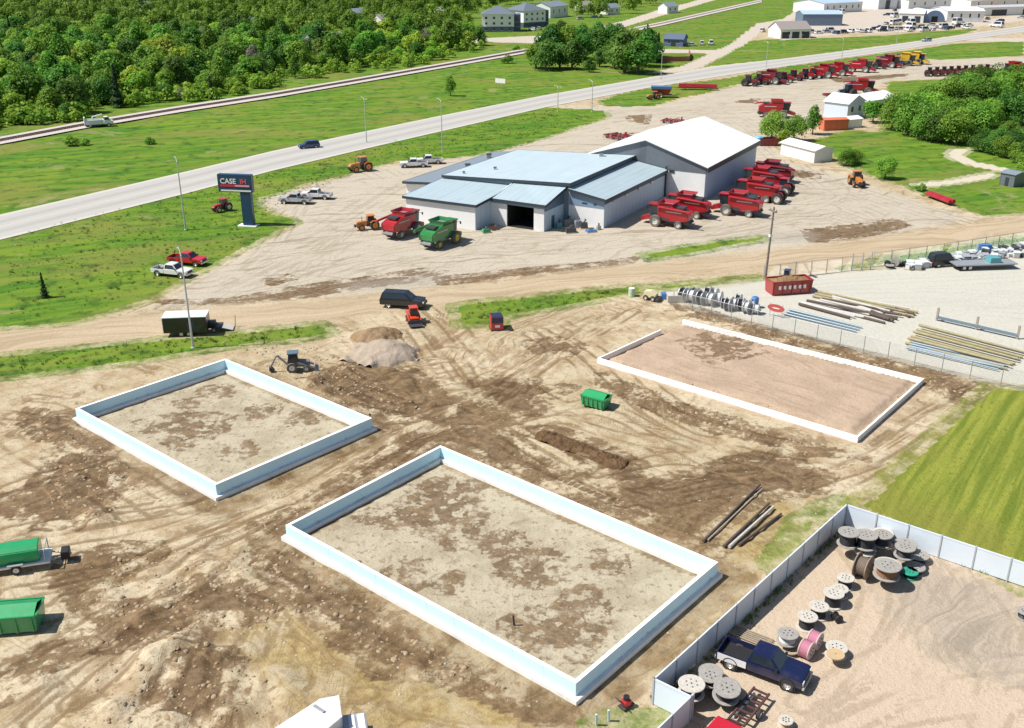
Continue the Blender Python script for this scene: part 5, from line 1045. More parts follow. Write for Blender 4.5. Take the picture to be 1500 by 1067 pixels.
# clumps and single trees
def clump(pts, kinds, label, group, s0=1.0, sz=1.0, name='tree', cat='tree'):
    for px, py, s in pts:
        p = G(px, py); tree(random.choice(kinds), p.x, p.y, s*s0*random.uniform(.9, 1.1), label, group, name, cat, sz*random.uniform(.9, 1.1))
clump([(785, 100, .85), (800, 103, .9), (820, 100, .95), (838, 102, .8), (805, 88, 1.0), (830, 86, 1.05), (855, 88, 1.0), (878, 98, .5), (863, 106, .42), (915, 106, 1.15), (935, 108, 1.1), (900, 100, 1.0), (945, 98, 1.0), (925, 90, 1.1), (880, 80, 1.05), (905, 80, 1.1), (850, 74, .95), (825, 74, .9), (875, 66, .9), (950, 84, .95), (805, 76, .8), (895, 70, .9), (957, 92, .7)], ['broad', 'dark', 'dark'], 'leafy tree in the clump between railway and side street', 'trees in the clump by the side street', 1.3)
for px, py, s, lab in [(963, 92, .95, 'dark spruce at the right end of the clump, beside the blue house'), (947, 78, 1.0, 'dark spruce second from the right end of the clump'), (470, 92, 1.1, 'dark pointed spruce rising out of the wood above the railway')]:
    p = G(px, py); tree('spruce', p.x, p.y, s, lab, None, 'spruce_tree')
R_ = [(1306, 190), (1330, 198), (1352, 205), (1375, 208), (1400, 212), (1422, 205), (1318, 175), (1345, 182), (1370, 186), (1396, 190), (1420, 188), (1445, 186), (1470, 182), (1495, 184), (1360, 165), (1385, 168), (1410, 170), (1436, 168), (1460, 166), (1486, 166), (1510, 168), (1388, 150), (1412, 150), (1438, 150), (1462, 148), (1488, 148), (1512, 150), (1405, 136), (1430, 134), (1456, 134), (1482, 134), (1505, 135)]
clump([(a, b, random.uniform(.85, 1.05)) for a, b in R_], ['fine', 'fine', 'finedark'], 'rounded leafy tree in the dense clump right of the farm buildings', 'trees of the right clump', .92)
clump([(1432, 222, .65), (1450, 226, .7), (1470, 232, .75), (1488, 238, .7), (1440, 212, .7), (1465, 216, .75), (1490, 222, .8), (1478, 204, .7), (1500, 262, .8), (1512, 240, .9)], ['fine', 'finedark'], 'low dark leafy tree crowding the bend of the footpath', 'trees by the footpath bend', .72)
for px, py, k, s, lab, nm in [(1296, 262, 'fine', .46, 'round dense bush on the lawn edge near the orange tractor', 'bush'), (1240, 243, 'fine', .40, 'loose green bush right of the long white shed', 'bush'), (1252, 240, 'fine', .33, 'small bush joined to the loose bush by the white shed', 'bush'),
    (1130, 203, 'fine', .68, 'leafy tree before the red combine with the long auger', 'tree'), (1162, 206, 'fine', .62, 'leafy tree behind the white shed, middle of three', 'tree'), (1190, 197, 'tall', .62, 'upright leafy tree left of the orange container', 'tree'), (1148, 212, 'light', .45, 'low light tree close behind the white shed roof', 'tree'), (1278, 180, 'broad', .62, 'tree between the pale blue gable and the long white roof', 'tree'),
    (103, 214, 'bush', 1.0, 'round bush below the railway, larger one', 'bush'), (125, 213, 'bush', .7, 'small dark bush right of the round bush below the railway', 'bush'), (219, 212, 'bush', .75, 'isolated round bush on the verge below the service truck', 'bush'), (744, 93, 'bush', 1.35, 'low dark bush beside the railway near the clump', 'bush'), (757, 74, 'bush', .9, 'small shrub on the far side of the railway', 'bush'),
    (660, 141, 'tall', .55, 'slim young tree alone on the verge above the highway', 'tree'), (1350, 280, 'bush', .6, 'yellowish shrub at the corner of the right lawn', 'bush'), (1500, 100, 'bush', .5, 'shrub by the far lot', 'bush')]:
    p = G(px, py); tree(k, p.x, p.y, s, lab, None, nm if nm == 'bush' else 'tree', nm)
p = G(66, 436); tree('spruce', p.x, p.y, .30, 'tiny dark spruce alone on the lower left grass', None, 'spruce_tree')
# ------------------------------------------------------------------ poles and lamps
polem = M('pole_aluminium', (.50, .51, .52), .5, .3); polewood = M('pole_wood', (.20, .17, .15), .9, var=.3)
def lamp(px, py, h, arms, label, mat=polem, rot=24):
    r = thing('street_lamp', G(px, py), R(rot)); tag(r, label, 'street lamp'); MB().tube((0, 0, 0), (0, 0, h), .13, .08, 8).build('pole', mat, r); m = MB(); m.lathe([(.02, 0), (.28, 0), (.28, .1), (.02, .12)], 'z', 10); m.build('base_plate', mat, r)
    for s in arms:
        m = MB(); m.path([(0, 0, h-.1), (0, s*.9, h+.35), (0, s*1.9, h+.4)], .05); m.build('arm', mat, r)
        m = MB(); m.taper((-.16, .16, s*2.1-.35, s*2.1+.35), h+.28, (-.1, .1, s*2.1-.3, s*2.1+.3), h+.42); m.build('lamp_head', galv, r)
    return r
lamp(272, 337, 11.2, (1,), 'tall grey street lamp on the grass left of the pylon sign'); lamp(283, 510, 11.2, (1,), 'tall grey street lamp standing in front of the black trailer')
lamp(537, 209, 9.8, (1, -1), 'double armed street lamp on the highway edge above the orange tractor'); lamp(648, 222, 11, (1,), 'grey street lamp behind the slate lean-to roof'); lamp(867, 164, 8, (1,), 'street lamp at the yard entrance from the highway'); lamp(817, 164, 6.5, (-1, 1), 'street lamp with a small banner on the highway edge')
for px, py, lab in [(1122, 100, 'pale street lamp beyond the highway, above the machine row start'), (1232, 93, 'pale street lamp beyond the machine row, near the combines'), (1313, 64, 'pale street lamp across the highway, before the workshops'), (968, 118, 'pale street lamp near the side street mouth')]: lamp(px, py, 9, (1,), lab)
up = thing('utility_pole', G(1121, 408), R(20)); tag(up, 'brown utility pole with a white insulator beside the red dumpster', 'utility pole')
MB().tube((0, 0, 0), (.25, 0, 10.2), .18, .12, 9).build('pole', polewood, up); m = MB(); m.box(-.1, .3, -.8, .8, 9.6, 9.75); m.build('crossarm', polewood, up)
for y in (-.7, 0, .7): m = MB(); m.lathe([(.01, 9.75), (.07, 9.76), (.06, 10.0), (.01, 10.0)], 'z', 8, (.2, y, 0)); m.build('insulator', greywood, up)
m = MB(); m.box(-.05, .35, -.18, .18, 6.0, 6.35); m.build('meter_box', white, up)
# ------------------------------------------------------------------ pylon sign
ps = thing('pylon_sign', G(366, 331), R(-9)); tag(ps, 'navy pylon sign with white lettering on a thick navy post', 'sign')
nv = M('navy_sign_paint', (.012, .05, .12), .4, var=.05, coat=.3)
m = MB(); m.box(-.95, .85, -.45, .45, 0, 6.0); m.build('post', nv, ps, .03); m = MB(); m.box(-4.6, 1.25, -.5, .5, 5.7, 8.6); m.build('cabinet', nv, ps, .04)
m = MB(); m.box(-4.15, .85, -.56, -.51, 6.62, 6.95); m.build('red_stripe', M('sign_red', (.62, .02, .06), .4), ps); m = MB(); m.box(-1.6, .85, -.58, -.565, 6.66, 6.92); m.build('pink_stripe', M('sign_pink', (.75, .35, .45), .4), ps)
m = MB(); m.box(-4.15, 1.05, -.56, -.51, 5.85, 6.08); m.build('white_stripe', white, ps)
m = MB(); m.box(-1.8, 1.4, -.9, .9, 0, .16); m.build('concrete_base', memb, ps)
def text(s, size, mat, parent, loc, rot=(R(90), 0, 0), name='lettering'):
    cu = bpy.data.curves.new(name, 'FONT'); cu.body = s; cu.size = size; cu.extrude = .02; cu.offset = .018; t = bpy.data.objects.new(name, cu); C.objects.link(t)
    me = bpy.data.meshes.new_from_object(t.evaluated_get(bpy.context.evaluated_depsgraph_get())); bpy.data.objects.remove(t); bpy.data.curves.remove(cu)
    o = bpy.data.objects.new(name, me); me.materials.append(mat); C.objects.link(o); o.parent = parent; o.location = loc; o.rotation_euler = rot; return o
text('CASE', 1.18, white, ps, (-4.15, -.53, 7.12)); text('IH', 1.18, M('sign_ih_red', (.75, .12, .16), .4), ps, (-.75, -.53, 7.12))
bb = thing('billboard', G(733, 131), R(-32)); tag(bb, 'small white billboard on thin posts on the verge above the highway', 'sign'); m = MB(); m.box(-1.9, 1.9, -.05, .05, 1.9, 3.3); m.build('board', white, bb)
for x in (-1.9, -.6, .6, 1.9): m = MB(); m.box(x-.07, x+.07, .05, .18, 0, 3.2); m.build('post', wood, bb)
# ------------------------------------------------------------------ fences
pnl = M('white_fence_panel', (.66, .74, .82), .45, var=.04, scale=.8, dirt=.08, coat=.1); fpost = M('grey_fence_post', (.42, .45, .49), .5)
def panel_fence(a, b, label, h=2.0, n=None):
    a, b = Vector(a), Vector(b); L = (b-a).length; r = thing('panel_fence', a, math.atan2(b.y-a.y, b.x-a.x)); tag(r, label, 'fence'); n = n or max(1, round(L/2.45))
    for i in range(n):
        x0, x1 = L*i/n, L*(i+1)/n; m = MB(); m.box(x0+.06, x1-.06, -.03, .03, .06, h-.02+random.uniform(-.015, .015)); m.box(x0+.06, x1-.06, -.045, .045, h-.12, h); m.build('panel', pnl, r)
    for i in range(n+1):
        x = L*i/n; m = MB(); m.box(x-.055, x+.055, -.08, .08, -.1, h+.04); m.build('post', fpost, r)
    return r
K0 = G(958.5, 994, 2); K0.z = 0; K1 = G(1240.5, 739, 2); K1.z = 0; K2 = G(1500, 824, 2); K2.z = 0; K2 = K1+(K2-K1)*1.5
J1 = K0+(K2-K1).normalized()*2.55; J2 = J1-(K1-K0).normalized()*9
panel_fence(K0, K1, 'long blue shaded panel fence between the largest foundation and the reels'); panel_fence(K1, K2, 'bright white panel fence along the mown field, behind the reels'); panel_fence(K0, J1, 'short bright white fence jog at the near corner of the reel yard', n=1); panel_fence(J1+(J1-J2).normalized()*.25, J2, 'panel fence running out of the bottom edge beside the fence jog')
wire = M('fence_wire', (.45, .47, .48), .5, .5)
def chain_fence(pts, label, h=2.1, sp=3.0, mesh=True):
    p = [G(*q_) for q_ in pts]; r = thing('chain_link_fence', p[0]); tag(r, label, 'fence'); m = MB(); wmb = MB()
    for a, b in zip(p[:-1], p[1:]):
        a, b = a-p[0], b-p[0]; L = (b-a).length; n = max(1, round(L/sp)); d = (b-a)/L
        for i in range(n): q_ = a+d*(L*i/n); MB().tube(q_+Vector((0, 0, -.1)), q_+Vector((0, 0, h+.1)), .045, .045, 6).build('post', galv, r)
        m.tube(a+Vector((0, 0, h)), b+Vector((0, 0, h)), .03, .03, 6)
        if mesh:
            k = int(L/.30)
            for i in range(k):
                for s in (1, -1):
                    x0 = L*i/k; x1 = min(L, max(0, x0+s*h)); t = abs(x1-x0)/h; wmb.tube(a+d*x0, a+d*x1+Vector((0, 0, h*t)), .011, .011, 3)
    m.build('top_rail', galv, r)
    if mesh: wmb.build('wire_mesh', wire, r)
    return r
chain_fence([(986, 449), (1100, 477), (1300, 527), (1420, 556), (1560, 585)], 'chain link fence between the filled foundation and the stony compound'); chain_fence([(1118, 411), (1232, 398), (1246, 396)], 'chain link fence behind the red dumpster', sp=2.4); chain_fence([(1278, 391), (1380, 377), (1500, 358), (1560, 350)], 'chain link fence behind the junk rows of the compound')
gt_ = thing('yard_gate', G(1247, 397), R(12)); tag(gt_, 'open wire gate with pale posts left of the junk rows', 'gate')
for i, x in enumerate((0, 1.6, 3.0)): m = MB(); m.tube((x, 0, 0), (x, 0, 2.6), .09, .09, 8); m.build('gate_post', galv, gt_)
m = MB(); m.tube((0, .2, .3), (3, .2, .3), .03); m.tube((0, .2, 2.0), (3, .2, 2.0), .03); m.tube((0, .2, .3), (3, .2, 2.0), .03); m.build('gate_frame', galv, gt_)
rf = thing('wooden_fence', G(958, 91), R(8)); tag(rf, 'red brown board fence curving in front of the blue house', 'fence')
redw = M('red_brown_boards', (.33, .14, .09), .9, var=.3)
for i, (x0, y0, x1, y1) in enumerate(((0, 0, 14, 0), (14, 0, 19, 14), (19, 14, 22, 26))):
    d = Vector((x1-x0, y1-y0, 0)).normalized(); n_ = Vector((-d.y, d.x, 0))*.06; a, b = Vector((x0, y0, 0)), Vector((x1, y1, 0)); m = MB(); m.hexa([a-n_, b-n_, b+n_, a+n_]+[v+Vector((0, 0, 1.9)) for v in (a-n_, b-n_, b+n_, a+n_)]); m.build('boards', redw, rf)
ov = thing('oval_sign', G(1136, 464, 0), R(-38)); tag(ov, 'red oval sign with white band hanging on the chain link fence', 'sign'); m = MB(); m.side([(1.15*math.cos(t), 1.15+.5*math.sin(t)) for t in np.linspace(0, 2*math.pi, 24, endpoint=False)], -.12, -.08); m.build('plate', M('sign_oval_red', (.48, .09, .08), .4), ov); m = MB(); m.side([(.52*math.cos(t), 1.15+.07*math.sin(t)) for t in np.linspace(0, 2*math.pi, 20, endpoint=False)], -.14, -.125); m.build('white_band', white, ov)
for x in (-.8, .8): m = MB(); m.tube((x, 0, 0), (x, 0, 1.7), .04); m.build('post', galv, ov)
# ------------------------------------------------------------------ cable reels
def reel(px, py, r, wd, drum, flange, label, flat=True, z=0.0, ang=0, group=None, core=.72, tilt=0.0):
    o = thing('cable_reel', G(px, py, z), R(ang)); tag(o, label, 'cable reel', group); ax = 'z' if flat else 'y'; zc = 0 if flat else r
    rot = None
    def fl(h0, h1):
        m = MB(); c = (0, 0, zc); m.lathe([(r*.09, h0), (r*.97, h0), (r, h0+.02), (r, h1-.02), (r*.97, h1), (r*.09, h1)], ax, 26, c); f = m.build('flange', flange, o)
        m = MB()
        for i in range(6):
            a = i*math.pi/3+.3; b_ = r*.42; p = (b_*math.cos(a), b_*math.sin(a))
            hh = h1 if h1 > 0 and (flat and h0 > wd*.4 or not flat and h0 >= 0) else h0
            e = .025 if hh == h1 else -.025
            m.tube((p[0], p[1], hh-e) if flat else (p[0], hh-e, p[1]+zc), (p[0], p[1], hh+e) if flat else (p[0], hh+e, p[1]+zc), .05, .05, 6)
        m.build('bolts', steel, f); return f
    t_ = .09
    if flat: fl(0, t_); fl(wd-t_, wd); h0, h1 = t_, wd-t_
    else: fl(-wd/2, -wd/2+t_); fl(wd/2-t_, wd/2); h0, h1 = -wd/2+t_, wd/2-t_
    m = MB(); rr = r*core; k = 7; prof = [(r*.09, h0)]
    for i in range(k): a = h0+(h1-h0)*i/k; b = h0+(h1-h0)*(i+1)/k; prof += [(rr, a+.005), (rr+.03, (a+b)/2), (rr, b-.005)]
    m.lathe(prof+[(r*.09, h1)], ax, 22, (0, 0, zc)); m.build('cable', drum, o)
    if tilt: o.rotation_euler.x = R(tilt)
    return o
cabK = M('black_cable', (.02, .02, .022), .5, var=.2); cabB = M('brown_cable', (.22, .11, .05), .7); cabP = M('pink_duct', (.52, .22, .30), .6); cabG = M('green_cover', (.02, .30, .20), .6); cabT = M('tan_cable', (.5, .36, .2), .7); cabW = M('pale_wrap', (.6, .6, .58), .6)
RG_ = 'cable reels lying in the fenced yard'
TOP = [ # px, py (ground), r, width, drum, flange, height, label
 (1241, 797, .82, 1.15, cabB, greywood, 0, 'lower grey reel with brown cable at the far fence corner'), (1267, 800, .84, 1.15, cabK, palewood, 0, 'lower pale reel with black cable beside the corner stack'), (1291, 797, .80, 1.05, cabK, palewood, 0, 'lower pale reel, third along the white fence'), (1324, 814, .85, 1.1, cabK, greywood, 0, 'grey reel with dark cable close to the white fence, fourth along'),
 (1265, 820, .80, .8, cabK, palewood, 0, 'white topped low reel in front of the corner stack'), (1298, 843, 1.0, 1.0, cabB, palewood, 0, 'largest reel with brown cable, bottom of its stack'), (1344, 822, .80, .6, cabK, greywood, 0, 'low grey reel at the right end of the corner group'), (1340, 838, .72, .5, cabK, greywood, 0, 'low grey reel just behind the green covered one'),
 (1332, 845, .60, .5, cabK, cabG, 0, 'small reel with bright green top'), (1229, 872, .62, .6, cabK, palewood, 0, 'small pale reel beside the larger pile, at the row end'),
 (1237, 860, .64, .85, cabK, palewood, 0, 'white topped reel at the far end of the long row'), (1219, 886, .74, 1.05, cabK, palewood, 0, 'white topped reel second in the long row'), (1198, 903, .70, .9, cabK, palewood, 0, 'white topped reel in the middle of the long row, by the toppled black one'),
 (1181, 919, .70, .95, cabK, palewood, 0, 'white topped reel fourth in the long row'), (1153, 940, .74, .7, cabK, greywood, 0, 'lower grey reel of the stack beside the pickup hood'), (1152, 950, .0, 0, None, None, 0, ''),
 (1012, 1016, .84, .8, cabK, palewood, 0, 'lower pale reel in the near fence corner'), (1040, 998, .80, .8, cabK, greywood, 0, 'grey reel hard against the shaded fence, by the pickup tail'), (1063, 1020, .90, .8, cabK, greywood, 0, 'lower grey reel beside the pickup, second from the near corner'),
 (1224, 960, .72, .7, cabW, palewood, 0, 'lone reel with tan top on the open dirt right of the pickup')]
for px, py, r_, wd, dr, fl_, z_, lab in TOP:
    if r_ > .1: reel(px, py, r_, wd, dr, fl_ if fl_ is not cabG else cabG, lab, ang=random.uniform(0, 90))
for px, py, r_, wd, dr, fl_, z_, lab in [(1241, 797, .80, 1.1, cabK, greywood, 1.16, 'upper grey reel stacked at the far fence corner'), (1267, 800, .84, 1.05, cabK, greywood, 1.16, 'upper reel with grey top, second of the corner stacks'), (1291, 797, .74, .9, cabK, greywood, 1.06, 'upper grey reel of the third stack along the white fence'), (1298, 843, .95, .9, cabB, greywood, 1.01, 'largest reel top, grey disc over brown cable'), (1324, 814, .76, .8, cabK, greywood, 1.11, 'upper grey reel of the fourth stack by the fence'),
    (1012, 1016, .84, .8, cabK, palewood, .81, 'upper white topped reel in the near fence corner'), (1063, 1020, .84, .75, cabK, greywood, .81, 'upper tilted grey reel beside the pickup'), (1153, 940, .70, .7, cabW, greywood, .71, 'upper grey reel of the stack beside the pickup hood'), (1040, 998, .74, .5, cabK, greywood, .81, 'upper weathered grey reel against the shaded fence')]:
    reel(px, py, r_, wd, dr, fl_, lab, z=z_, ang=random.uniform(0, 90), tilt=7 if 'tilted' in lab else 0)
reel(1262, 845, .95, 1.0, M('rusty_brown_cable', (.17, .13, .10), .8, var=.3), M('brown_wood', (.28, .22, .16), .9, var=.3, bump=.5), 'brown weathered reel standing on edge in front of the corner group', flat=False, ang=50)
reel(1225, 910, .32, .6, cabK, black, 'small toppled black reel on the dirt near the long row', flat=False, ang=20)
for px, py, z_, lab in [(1180, 962, 0, 'pink duct reel in a wooden frame, nearest of two'), (1192, 948, 0, 'pink duct reel in a wooden frame, farther of two')]: reel(px, py, .62, .75, cabP, M('pinkish_wood', (.55, .42, .40), .8, var=.2), lab, flat=False, ang=49, core=.92)
reel(1158, 958, .5, .35, cabT, wood, 'small tan reel between the pickup hood and the pink duct', ang=10); reel(1150, 1064, .45, .5, cabT, palewood, 'small pale reel with tan coil at the bottom edge'); 
reel(1224, 960, .58, .12, cabT, cabT, 'round tan lid lying on the lone reel', z=.71)
reel(1500, 905, .55, .6, cabK, greywood, 'half cropped grey reel at the right edge of the yard')
bx = thing('wire_spool_lattice', G(1098, 935), R(-35)); tag(bx, 'low slatted wooden rack lying behind the pickup', 'rack'); bx.name = 'slatted_rack'
for i in range(6): m = MB(); m.box(-1.5, 1.5, -.5+i*.2, -.42+i*.2, .12, .2); m.build('slat', wood, bx)
m = MB(); m.box(-1.3, -1.2, -.55, .6, 0, .12); m.build('bearer', wood, bx); m = MB(); m.box(1.2, 1.3, -.55, .6, 0, .12); m.build('bearer', wood, bx)
for i, (px, py) in enumerate([(1001, 441), (1013, 443), (1027, 446), (1042, 448), (1036, 440), (1052, 447), (1018, 438), (1046, 439)]): reel(px, py, .95 if i < 6 else .8, .8, cabW if i % 2 else cabK, M('silver_reel', (.5, .52, .54), .4, .4), 'grey steel cable reel standing in the left group along the chain link fence', flat=False, ang=60+random.uniform(-12, 12), group='standing reels, left group')
for i, (px, py) in enumerate([(1066, 455), (1075, 454), (1085, 455), (1094, 459), (1081, 449), (1100, 455), (1060, 451), (1107, 460)]): reel(px, py, .85 if i < 5 else .7, .7, cabW if i % 2 else cabK, M('silver_reel'), 'dark steel cable reel standing in the right group along the chain link fence', flat=False, ang=60+random.uniform(-12, 12), group='standing reels, right group')
# ------------------------------------------------------------------ pole stacks in the compound
ylog = M('yellow_pine_log', (.34, .30, .175), .85, var=.4, scale=2); dlog = M('dark_timber', (.10, .075, .065), .9, var=.4); blpipe = M('blue_steel_pipe', (.20, .27, .33), .5, .4, var=.3); gtim = M('grey_timber', (.5, .49, .46), .85, var=.2)
def log(a, b, r, mat, z_, label, group, name='pole_log', cat='pole'):
    a, b = G(*a), G(*b); mid = (a+b)/2; d = (b-a)/2; m = MB(); m.tube((-d.length, 0, 0), (d.length, 0, 0), r, r*.8, 9); o = m.build(name, mat); o.location = (mid.x, mid.y, z_); o.rotation_euler = (0, 0, math.atan2(d.y, d.x)); return tag(o, label, cat, group)
for i in range(9):
    t = i/8; log((1328+t*22-2, 505-t*26), (1475+t*30, 543-t*22+random.uniform(-1, 1)), .165, ylog, .25+(.3 if i % 3 == 1 else 0), 'long yellow pine pole in the right stack of the compound', 'yellow poles, right stack')
for i in range(3): log((1190+i*4, 436-i*3), (1338+i*3, 466-i*3), .18, ylog, .25, 'long yellow pole lying right of the red dumpster', 'yellow poles by the dumpster')
for i in range(4): log((1328+i*3, 513-i*2.6), (1462+i*4, 545-i*2.6), .13, blpipe, .3, 'blue grey steel pipe in front of the yellow pole stack', 'steel pipes before the pole stack', 'steel_pipe', 'pipe')
for i in range(3): log((1147+i*4, 462-i*3), (1254+i*4, 488-i*3), .13, blpipe, .25, 'blue grey steel pipe lying along the fence near the red oval sign', 'steel pipes by the oval sign', 'steel_pipe', 'pipe')
for i in range(11): log((1165+i*7+random.uniform(-6, 6), 448-i*1.2), (1245+i*8+random.uniform(-8, 8), 469-i*1.4+random.uniform(-3, 3)), random.uniform(.12, .2), gtim if i % 3 else dlog, random.uniform(.15, .4), 'grey or dark timber in the jumbled pile below the red dumpster', 'timbers below the dumpster', 'timber', 'timber')
for i in range(8): log((1262+i*7, 466-i*1.5+random.uniform(-4, 4)), (1296+i*6, 474-i*1.8+random.uniform(-4, 4)), .2, dlog, random.uniform(.15, .5), 'short dark timber in the jumble at the right end of the pile', 'short dark timbers', 'timber', 'timber')
rk = thing('pipe_rack', G(1372, 470), math.atan2((G(1490, 497)-G(1372, 470)).y, (G(1490, 497)-G(1372, 470)).x)); tag(rk, 'blue steel rack with three upright posts behind the yellow poles', 'rack'); L_ = (G(1490, 497)-G(1372, 470)).length
m = MB(); m.box(0, L_, -.15, .15, .3, .6); m.build('beam', blpipe, rk)
for i in range(3): m = MB(); m.box(L_*i/2-.12, L_*i/2+.12, -.12, .12, 0, 1.7); m.build('upright', M('rust_post', (.35, .30, .26), .7), rk)
# poles and beams on the site
for a, b, r_, mt, lab in [((1030, 795), (1113, 712), .12, dlog, 'longest dark beam lying on the ground by the largest foundation'), ((1037, 793), (1117, 717), .08, wood, 'thin wooden pole lying beside the longest dark beam'), ((1060, 803), (1126, 740), .13, dlog, 'dark beam, second of the group near the fence corner'), ((1068, 804), (1133, 745), .14, palewood, 'pale beam lying between two dark beams'), ((1082, 801), (1144, 755), .12, dlog, 'dark reddish beam, rightmost of the group'), ((1072, 1052), (1104, 1020), .16, M('pale_blue_tube', (.45, .60, .66), .4), 'pale blue tube standing out beside the red vehicle at the bottom')]: log(a, b, r_, mt, r_+.03, lab, None, 'beam', 'beam')
# ------------------------------------------------------------------ junk rows of the compound
def cabinet_fn(mat):
    def fn():
        r = thing('transformer_cabinet'); m = MB(); m.box(-.6, .6, -.55, .55, .12, 1.15); m.build('box_body', mat, r, .03); m = MB(); m.hexa([(-.65, -.62, 1.15), (.65, -.62, 1.15), (.65, .6, 1.3), (-.65, .6, 1.3), (-.65, -.62, 1.22), (.65, -.62, 1.22), (.65, .6, 1.38), (-.65, .6, 1.38)]); m.build('lid', mat, r); m = MB(); m.box(-.5, .5, -.6, -.57, .25, 1.0); m.build('door', galv, r); m = MB(); m.box(-.8, .8, -.75, .75, 0, .12); m.build('pallet', wood, r); return r
    return fn
kw, kg2, kd = Kind(cabinet_fn(M('pale_cabinet', (.62, .64, .64), .5, dirt=.2))), Kind(cabinet_fn(M('grey_cabinet', (.33, .36, .38), .5))), Kind(cabinet_fn(M('dark_cabinet', (.06, .065, .07), .5)))
JG = 'cabinets crowded along the back of the compound'
for i in range(170):
    t = random.random(); px = 1330+t*200; py = 392-t*34+random.uniform(-2, 16)*(.35+.6*t)
    k, lab = [(kw, 'pale utility cabinet in the junk rows at the back of the compound'), (kg2, 'grey utility cabinet in the junk rows at the back of the compound'), (kw, 'pale utility cabinet in the junk rows at the back of the compound'), (kd, 'dark utility cabinet in the junk rows at the back of the compound')][i % 4]
    k.put(px, py, random.uniform(-20, 60), lab, 'cabinet', JG, scale=random.uniform(.42, .8))
for i in range(9): reel(1298+i*4+random.uniform(-2, 2), 393-i*.6+random.uniform(-3, 2), random.uniform(.45, .7), .5, cabK, greywood if i % 2 else black, 'small dark reel heaped at the left end of the junk rows', flat=bool(i % 3), ang=random.uniform(0, 180), group='small reels by the gate')
van_b.put(1381, 389, 15, 'black van parked in front of the junk rows', 'van'); fl_ = thing('long_trailer', G(1439, 393), R(6)); tag(fl_, 'long low flatbed trailer parked in front of the junk rows', 'trailer'); m = MB(); m.box(-4.6, 4.6, -1.2, 1.2, .75, .92); m.build('deck', galv, fl_); m = MB(); m.box(-4.5, 4.6, -.5, .5, .45, .75); m.build('frame', steel, fl_); m = MB(); m.box(.6, 2.2, -.8, .8, .92, 1.7); m.build('load_box', teal, fl_, .03)
for x in (-3.4, -2.5):
    for y in (-1.0, 1.0): wheel(fl_, x, y, .42, .25)
m = MB(); m.box(-.9, .9, -.6, .6, 0, 1.2); o = m.build('site_box', bluep, None, .04); p = G(1441, 369); o.location = (p.x, p.y, 0); tag(o, 'bright blue crate among the cabinets of the junk rows', 'crate')
dm = thing('green_drum', G(925, 434)); dm.name = 'drum'; tag(dm, 'pale green drum at the left end of the stony compound', 'drum'); MB().lathe([(.02, 0), (.42, 0), (.44, .05), (.42, .5), (.44, .55), (.42, 1.1), (.02, 1.1)], 'z', 16).build('shell', M('pale_green', (.45, .55, .42), .5), dm); m = MB(); m.lathe([(.02, 1.1), (.40, 1.1), (.40, 1.14), (.02, 1.14)], 'z', 16); m.build('lid', white, dm)
ml = thing('mini_loader', G(953, 439), R(-30)); tag(ml, 'small cream coloured machine beside the pale green drum', 'machine'); m = MB(); m.side([(-.9, .4), (.8, .35), (.9, .9), (.1, 1.3), (-.8, 1.2)], -.5, .5); m.build('body', M('cream_paint', (.66, .58, .38), .5), ml, .05); m = MB(); m.box(.9, 1.3, -.6, .6, .1, .5); m.build('bucket', steel, ml)
for x in (-.5, .5):
    for y in (-.55, .55): wheel(ml, x, y, .35, .25)
for px, py, c_, lab in [(977, 437, bluep, 'low blue crate at the left end of the standing reels')]:
    m = MB(); m.box(-.8, .8, -.5, .5, 0, .7); o = m.build('crate', c_, None, .03); p = G(px, py); o.location = (p.x, p.y, 0); tag(o, lab, 'crate')
m = MB(); m.box(-1.2, 1.2, -.9, .9, 0, .9); o = m.build('pallet_stack', palewood, None, .02); p = G(990, 440); o.location = (p.x, p.y, 0); tag(o, 'white wrapped block beside the first standing reel', 'crate')
m = MB(); m.lathe([(.02, 0), (.5, 0), (.5, 1.3), (.35, 1.5), (.02, 1.5)], 'z', 14); o = m.build('water_tank', bluep); p = G(1105, 451); o.location = (p.x, p.y, 0); tag(o, 'blue upright tank between the reels and the red oval sign', 'tank')
m = MB(); m.lathe([(.02, 0), (.9, 0), (.9, 1.6), (.6, 1.9), (.02, 1.9)], 'z', 16); o = m.build('water_tank', M('cyan_tank', (.10, .45, .62), .4)); p = G(1111, 212); o.location = (p.x, p.y, 0); tag(o, 'bright cyan round tank behind the corner of the tall shed', 'tank')
open_bin('dumpster', dred, 1124, 213, 5, 4.2, 2.0, 1.6, 'dark red bin beside the cyan tank behind the tall shed', 'dumpster')
open_bin('shipping_container', M('faded_orange', (.70, .17, .09), .6, dirt=.2), 1220, 190, 12, 6.5, 2.6, 2.6, 'faded orange container beside the pale blue gabled house', 'container', lid=M('faded_orange'))
